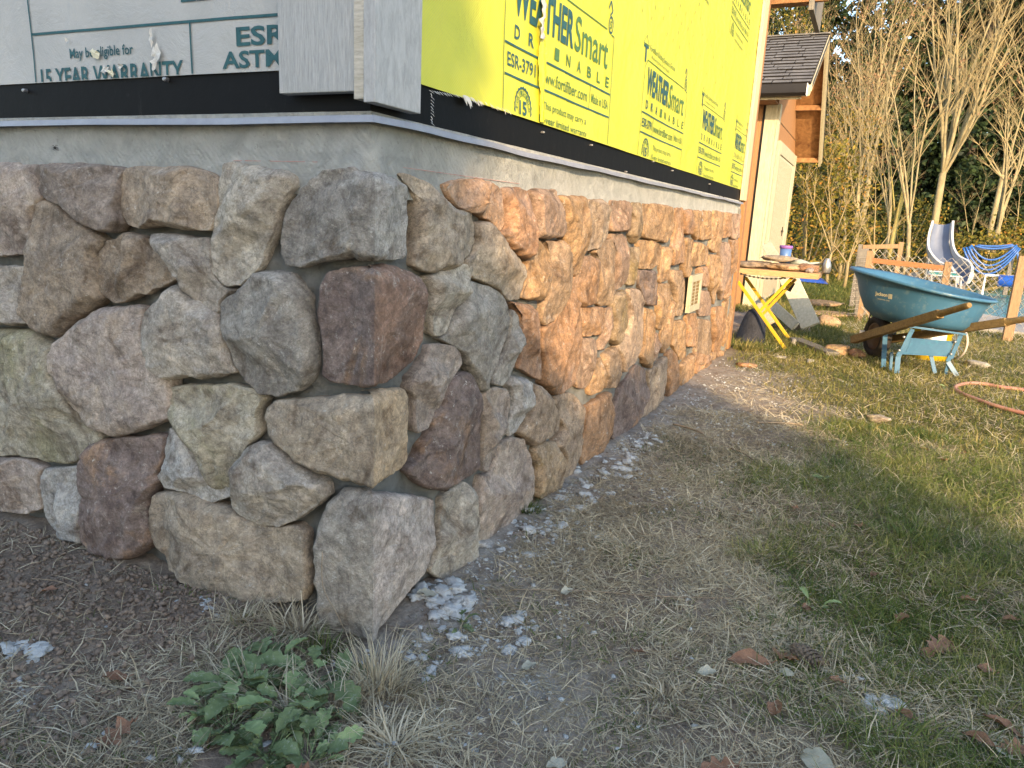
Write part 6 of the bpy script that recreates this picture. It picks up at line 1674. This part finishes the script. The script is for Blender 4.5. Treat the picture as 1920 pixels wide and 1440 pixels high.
# pine cone
p = at(1508, 1228, 2, .012); pc = thing('pine_cone', 'small grey brown pine cone lying on the straw', 'pine cone', (p[0], p[1], float(gheight(p[0], p[1]))+.018), -.5)
core = MB(); core.tube([(-.03,0,0),(-.015,0,0),(.01,0,0),(.028,0,0)], [.008,.015,.014,.006], 12); part_o = link('core', core.mesh('core', smooth=True), M['cone'], pc)
mbs = MB(); mbs.add([(0,-.004,0),(0,.004,0),(.004,.0075,.006),(.007,0,.0135),(.004,-.0075,.006),(.001,0,.0085)], [(0,5,4),(0,1,5),(1,2,5),(2,3,5),(3,4,5),(0,4,3,2,1)]); sm = mbs.mesh('scale'); sm.materials.append(M['cone'])
for i in range(64):
    t = i/63; a = i*2.39996; x = -.029+.057*t; r = .0055+.0085*math.sin(math.pi*min(1, t*.8+.15))
    o = bpy.data.objects.new('scale', sm); COL.objects.link(o); o.parent = pc
    R = Matrix.Rotation(a, 4, 'X') @ Matrix.Translation((x, 0, r)) @ Matrix.Rotation(.75, 4, 'Y'); o.matrix_local = R; 
# pebbles / clods big enough to see

# ================================================================== TREES
def leaf_cloud(centers, n_each, spread, size, seed, tint, flat=1.0, droop=0.):
    rs = np.random.default_rng(seed); C_ = np.repeat(np.array(centers), n_each, 0); n = len(C_)
    P_ = C_ + rs.normal(0, 1, (n, 3))*np.array(spread)
    a = rs.normal(0, 1, (n, 3)); a[:, 2] *= flat; a /= np.linalg.norm(a, axis=1)[:, None]; b = np.cross(a, rs.normal(0, 1, (n, 3))); b /= np.linalg.norm(b, axis=1)[:, None]
    a[:, 2] -= droop
    s = size*rs.uniform(.5, 1.3, n)[:, None]
    V = np.stack([P_-a*s*.5, P_+b*s*.28, P_+a*s*.6, P_-b*s*.28], 1).reshape(-1, 3)
    q = np.arange(n)[:, None]*4+np.arange(4)[None]
    t = np.clip(tint(rs, P_, n), 0, 1)
    return V, q, np.repeat(t, 4)
GZ = -.04
def conifer(x, y, h, r, seed, label, n_br=150, lower=.08):
    rs = np.random.default_rng(seed)
    o = thing('fir_tree', label, 'tree', (x, y, GZ), 0, 'dark firs at the back')
    mb = MB(); mb.tube([(x, y, GZ), (x+rs.normal()*.1, y, h*.5), (x+rs.normal()*.15, y, h)], [r*.09, r*.055, .01], 8); part('trunk', mb, M['darkbark'], o)
    V = []; Q = []; T = []; off = 0; cents = []; dirs = []
    for i in range(n_br):
        t = lower+(1-lower)*rs.uniform()**.9; z = h*t; L_ = r*(1-t)**.8*rs.uniform(.6, 1.15)+.15; a = rs.uniform(0, 6.283)
        m = max(3, int(L_/.22))
        for j in range(m):
            u = (j+.6)/m; cents.append((x+math.cos(a)*L_*u, y+math.sin(a)*L_*u, z+.12*L_*u-.42*L_*u*u)); dirs.append(u)
    V, Q, T = leaf_cloud(cents, 13, (.11, .11, .075), .15, seed, lambda rs_, P_, n: rs_.normal(.35, .25, n)+.3*(fbm(P_[:, 0]*2, P_[:, 2]*2, seed, 2)-.5), .5, .35)
    V = V-np.array([x, y, GZ]); link('crown', np_mesh('crown', V, Q, attrs={'tint': T}), M['conifer'], o, kind='stuff')
rr = random.Random(8)
def ground_x(px, y): return CAM[0] + (at(px, 440, 1, y)[0]-CAM[0])
fk = ['in the dark row behind the bare alders']
FIR = [(1445, 27, 10, 2.6),(1500, 24, 8.6, 2.2),(1560, 29, 9.4, 2.6),(1610, 23, 8.6, 2.3),(1660, 27, 10.5, 2.5),(1705, 24, 14, 2.4),(1750, 28, 15, 2.8),(1790, 23, 13, 2.3),(1840, 26, 16, 2.6),(1880, 22.5, 13, 2.3),(1930, 25, 16, 2.6),(1980, 23, 14, 2.4),(2050, 26, 15, 2.8),(2130, 24, 15, 2.8),(1400, 30, 10, 3),(2250, 26, 15, 3)]
ORD = ['first','second','third','fourth','fifth','sixth','seventh','eighth','ninth','tenth','eleventh','twelfth','thirteenth','fourteenth','fifteenth','sixteenth']
FIR.sort()
for i, (px, y, h, r) in enumerate(FIR):
    x = at(px, 440, 1, y)[0]; conifer(x, y, h, r, 200+i, ORD[i]+' dark green fir from the left in the row behind the bare alders', int(150+h*6))
# brush wall behind everything: dark mass of undergrowth
rs = np.random.default_rng(4); cs = []
for i in range(700):
    px = rs.uniform(1380, 2300); y = rs.uniform(19, 31); x = at(px, 440, 1, y)[0]; cs.append((x, y, rs.uniform(0, 1)**1.2*4.5))
V, Q, T = leaf_cloud(cs, 42, (.38, .3, .32), .14, 5, lambda rs_, P_, n: rs_.normal(.4, .3, n)*.9+.3*(fbm(P_[:, 0], P_[:, 2]*1.4, 2, 3)-.4))
o = link('undergrowth', np_mesh('undergrowth', V, Q, attrs={'tint': T}), M['conifer'], kind='stuff'); tag(o, 'dark tangled undergrowth filling the wood behind the trunks', 'undergrowth')
# distant wood closing the view
cs = [(at(rs.uniform(1300, 2500), 440, 1, 36)[0], rs.uniform(33, 39), rs.uniform(0, 1)*9.5) for i in range(900)]
V, Q, T = leaf_cloud(cs, 16, (.8, .5, .6), .55, 6, lambda rs_, P_, n: rs_.normal(.2, .2, n))
o = link('far_wood', np_mesh('far_wood', V, Q, attrs={'tint': T}), M['conifer'], kind='stuff'); tag(o, 'far dark wood behind the firs', 'wood')

class Twigs:
    def __init__(s): s.mb = MB()
def grow(mb, tw, p, d, L_, r, depth, rs, up, tips, bend=.12):
    """one stem: polyline with forks; thick parts go to mb, whips to tw"""
    n = max(3, int(L_/.35)); pts = [p]; q = d.normalized(); forks = []
    for i in range(n):
        q = (q+Vector((rs.normal()*bend, rs.normal()*bend, rs.normal()*bend*.6+up*.10))).normalized(); pts.append(pts[-1]+q*(L_/n))
        if depth > 0 and i >= n*.18: forks.append((pts[-1].copy(), q.copy(), i/n))
    rad = [r*(1-.8*i/n) for i in range(n+1)]
    (mb if r > .013 else tw).tube(pts, rad, 6 if r > .03 else (4 if r > .013 else 3), False); tips += pts[n//2:]
    if depth > 0:
        k = {3: 9, 2: 10, 1: 8}[depth]
        for j in range(k):
            if not forks: break
            f = forks[int(rs.integers(len(forks)))]; a = rs.uniform(0, 6.283); side = Vector((math.cos(a), math.sin(a)*.8, .15)).normalized()
            sp = rs.uniform(.22, .6)
            grow(mb, tw, f[0], (f[1]*(1-sp)+side*sp+Vector((0,0,.25*up))), L_*rs.uniform(.28, .55)*(1-.45*f[2]), r*(1-.75*f[2])*rs.uniform(.35, .55), depth-1, rs, up, tips, bend*1.1)
def alder(name, label, base, tops, y, r0, seed, depth=2, buds=0, bark='bark', L0=None, group=None, cat='tree'):
    """base pixel and the pixels its main stems aim for, at distance y"""
    rs = np.random.default_rng(seed); b = Vector(at(base[0], base[1], 1, y)); 
    g = Vector((b.x, y, GZ)) 
    o = thing(name, label, cat, tuple(g), 0, group); mb = MB(); tw = MB(); tips = []
    if b.z > .15: mb.tube([g, (g+b)/2+Vector((rs.normal()*.03, 0, 0)), b], [r0*1.35, r0*1.15, r0], 9)
    for (tx, ty, dy, rr_) in tops:
        t = Vector(at(tx, ty, 1, y+dy)); grow(mb, tw, b-Vector((0,0,.05)), (t-b), (t-b).length, r0*rr_, depth, rs, .12, tips, .055)
    part('trunk', mb, M[bark], o, smooth=True)
    if tw.v: part('branches', tw, M['branch'], o, kind='stuff')
    if buds:
        idx = rs.integers(0, len(tips), buds); V, Q, T = leaf_cloud([tuple(tips[i]) for i in idx], 5, (.07, .07, .09), .055, seed, lambda rs_, P_, n: rs_.uniform(0, 1, n))
        link('buds', np_mesh('buds', V-np.array(g), Q, attrs={'tint': T}), M['buds'], o, kind='stuff')
AG = 'bare pale barked trees behind the pool'
alder('alder_tree', 'big many stemmed bare tree rising behind the pool slide', (1768, 325), [(1790,150,0,.8),(1830,60,.4,.85),(1870,-20,-.2,.9),(1900,10,.3,.7),(1800,-40,.5,.75),(1765,60,-.4,.6),(1850,160,.5,.6),(1935,60,-.3,.6),(1820,-60,.1,.7),(1915,-40,-.5,.7),(1880,90,-.6,.5),(1785,20,.7,.6),(1950,-20,.2,.6),(1840,-30,-.8,.7)], 15.5, .060, 1, 2, 30, group=AG)
alder('alder_tree', 'slender bare tree whose stem forks low behind the shed, left of the big one', (1608, 400), [(1620,200,0,.8),(1590,120,.4,.6),(1640,60,.5,.7),(1572,190,-.3,.5),(1660,120,.2,.5),(1625,20,-.2,.6)], 15.0, .038, 2, 2, 90, group=AG)
alder('alder_tree', 'straight bare stem rising from behind the orange fence rail', (1705, 420), [(1712,250,0,.9),(1700,60,.3,.7),(1735,90,-.3,.6),(1680,150,.4,.5),(1720,10,.6,.6)], 14.0, .034, 3, 2, 50, group=AG)
alder('alder_tree', 'thin bare tree with crossing twigs left of the straight stem', (1668, 430), [(1665,280,0,.8),(1690,150,.3,.6),(1640,130,-.3,.6),(1655,30,.2,.6)], 14.6, .03, 4, 2, 60, group=AG)
alder('alder_tree', 'leaning bare tree at the right edge above the blue hose', (1872, 430), [(1895,330,0,.9),(1915,220,.3,.7),(1880,170,-.4,.5),(1945,150,.2,.6),(1900,60,.4,.6)], 15.0, .045, 5, 2, 40, group=AG)
alder('alder_tree', 'bare sapling thicket tree over the shed roof', (1560, 395), [(1558,260,0,.7),(1575,100,.3,.7),(1540,60,-.3,.6),(1595,60,.4,.6),(1600,0,-.2,.6)], 17.0, .034, 6, 2, 90, group=AG)
alder('alder_tree', 'thin bare stem just right of the shed gable', (1585, 440), [(1583,300,0,.8),(1600,230,.2,.6),(1570,220,-.3,.6)], 13.5, .028, 7, 2, 0, group=AG)
alder('alder_tree', 'second leaning stem tree beyond the right edge', (1960, 430), [(1940,200,0,.8),(1900,40,.4,.7),(1990,60,.4,.7),(1860,20,.3,.5)], 16.0, .045, 8, 2, 30, group=AG)
alder('alder_tree', 'mossy stem crossing behind the thin bare tree', (1680, 420), [(1700,290,.1,.9),(1740,200,.4,.6),(1665,240,.4,.5)], 16.5, .05, 9, 2, 0, bark='mossy', group=AG)
alder('alder_tree', 'dark crooked tree with spreading twigs at right behind the slide', (1880, 330), [(1860,290,0,.6),(1905,200,.3,.6),(1830,270,-.3,.5),(1960,230,.4,.5)], 18.5, .05, 10, 2, 0, group=AG)
alder('alder_tree', 'bare tree with fine reddish twigs high over the wood', (1630, 330), [(1600,60,0,.8),(1650,-20,.3,.7),(1690,10,-.3,.7),(1560,10,.4,.6),(1725,-30,.5,.6)], 19.0, .06, 11, 2, 120, group=AG)
alder('alder_tree', 'bare slanting twigs behind the shed ridge', (1440, 250), [(1475,40,0,.6),(1500,20,.2,.6),(1530,50,.3,.6),(1450,30,.5,.5),(1560,90,.6,.5)], 17.5, .05, 12, 2, 40, group=AG)
# straggling hazel like shrubs low in the middle
for i, ((bx, by), tops, y) in enumerate((((1560, 470), [(1520,330,0,.7),(1545,300,.2,.7),(1600,330,.3,.7),(1625,400,-.2,.6),(1580,420,-.3,.6)], 12.5), ((1640, 470), [(1600,360,0,.7),(1650,340,.2,.7),(1690,400,.3,.6),(1625,420,-.2,.6)], 13.2), ((1590, 490), [(1560,440,0,.7),(1620,430,.3,.7),(1610,380,.2,.6)], 11.8), ((1900, 470), [(1880,380,0,.7),(1920,330,.2,.7),(1850,410,.3,.6),(1940,400,.3,.6)], 16.0), ((1820, 450), [(1800,350,0,.6),(1845,330,.2,.6),(1830,400,.3,.6)], 17.0))):
    alder('bare_shrub', ['tangled bare shrub behind the table at the shed corner','tangled bare shrub behind the orange rail','low arching bare shrub left of the gate post','tangled bare shrub at the right behind the hose rack','tangled bare shrub right of the slide'][i], (bx, by), tops, y, .022, 40+i, 2, 0, bark='branch', group='bare tangled shrubs at the wood edge', cat='shrub')
# leafy yellow green shrubs
def shrub(label, px, py, y, w, h, seed, n=260, shift=0.):
    rs = np.random.default_rng(seed); b = at(px, py, 1, y); x = b[0]
    o = thing('leafy_shrub', label, 'shrub', (x, y, GZ)); mb = MB()
    cs = []
    for i in range(n):
        a = rs.uniform(0, 6.283); t = rs.uniform()**.8; r = w*math.sqrt(rs.uniform())*(1-.5*t); cs.append((x+math.cos(a)*r, y+math.sin(a)*r*.7, GZ+h*t))
    for i in range(14):
        c = cs[int(rs.integers(len(cs)))]; mb.tube([(x, y, GZ), ((x+c[0])/2, (y+c[1])/2, c[2]*.6), c], [.018, .01, .004], 4, False)
    part('stems', mb, M['branch'], o)
    V, Q, T = leaf_cloud(cs, 11, (.10, .09, .09), .07, seed, lambda rs_, P_, n_: rs_.normal(.42+shift, .3, n_)+.5*(fbm(P_[:,0]*2, P_[:,2]*2, seed, 2)-.5))
    link('crown', np_mesh('crown', V-np.array([x, y, GZ]), Q, attrs={'tint': T}), M['shrub'], o, kind='stuff')
shrub('yellowing leafy shrub right behind the shed wall', 1520, 430, 13.0, 1.0, 2.4, 1, 330)
shrub('taller yellow green shrub behind the shed gable', 1560, 430, 16.0, 1.2, 3.4, 2, 380)
shrub('low leafy shrub under the bare stems near the gate post', 1590, 450, 14.5, 1.0, 1.2, 3, 160, -.1)
shrub('ivy green low shrub behind the pool and hose rack', 1860, 470, 14.5, 1.5, .95, 4, 260, -.05)
shrub('green leafy shrub at the far right behind the pool', 1935, 470, 15.5, 1.3, 1.3, 5, 220, -.15)
shrub('leafy bush in the middle behind the slide', 1700, 450, 17.5, 1.3, 1.6, 6, 220, -.15)
shrub('bright green shrub top behind the shed ridge', 1445, 200, 15.0, 1.4, 5.6, 7, 520, -.12)

# ================================================================== ADDED OCCLUDERS BEHIND THE CAMERA (unseen, shaped to cast the foreground shade)
occ = thing('occluder', 'added unseen garage with a gable roof standing behind the photographer', 'occluder', (2.0, -6.0, 0))
part('wall', MB().prism([(-.4, -6.0, -.1), (4.37, -6.0, -.1), (4.37, -6.0, 2.45), (2.2, -6.0, 4.1), (-.4, -6.0, 2.6)], (0, -4.5, 0)), M['brown'], occ)
part('roof', MB().prism([(4.40, -5.8, 2.49), (4.36, -5.8, 2.40), (2.2, -5.8, 4.08), (2.2, -5.8, 4.20)], (0, -4.9, 0)), M['shingle'], occ)
part('roof', MB().prism([(-.8, -5.8, 2.34), (-.8, -5.8, 2.45), (2.199, -5.8, 4.20), (2.199, -5.8, 4.08)], (0, -4.9, 0)), M['shingle'], occ)
part('occluder_door', MB().box((.4, -5.985, .0), (3.2, -5.95, 2.1)), M['cream'], occ)
def occluder_hedge(name, label, x, y, rx, ry, h, seed, n=900, size=.12, low=0.):  # unseen foliage added to shape the shadow edge
    rs = np.random.default_rng(seed); o = thing(name, label, 'shrub', (x, y, 0)); cs = []
    for i in range(n):
        t = rs.uniform(); a = rs.uniform(0, 6.283); q = math.sqrt(rs.uniform())*(1-max(0, (t-.80)/.20)**2*.75); cs.append((x+math.cos(a)*rx*q, y+math.sin(a)*ry*q, low+(h-low)*t))
    part('stem', MB().tube([(x, y, -.05), (x, y, h*.8)], [.07, .02], 8), M['darkbark'], o)
    V, Q, T = leaf_cloud(cs, 9, (.07, .07, .09), size, seed, lambda rs_, P_, n_: rs_.normal(.4, .2, n_))
    link('crown', np_mesh('crown', V-np.array([x, y, 0]), Q, attrs={'tint': T}), M['conifer'], o, kind='stuff')
occluder_hedge('occluder_bush', 'added unseen dense bush casting shade beside the garage', 4.85, -6.0, .52, .5, 3.0, 3, 3400, .17)
occluder_hedge('occluder_bush', 'added unseen looser bush casting dappled shade beside the garage', 5.35, -6.3, .45, .5, 2.95, 4, 1200, .13)
occluder_hedge('occluder_tree', 'added unseen narrow tree casting shade in front of the garage', 2.85, -5.4, .35, .4, 5.0, 5, 1800, .14, 1.5)
solo('garden_stake', MB().bar(at(1158, 515, 0, .04)+np.array(-SUN_RAY)*3.4*1.0, at(1125, 740, 0, .04)+np.array(-SUN_RAY)*3.4-np.array([0,0,.0]), .014, .014), M['greywood'], 'thin stake standing out of the picture at the right', 'stake', (0,0,0)) if False else None
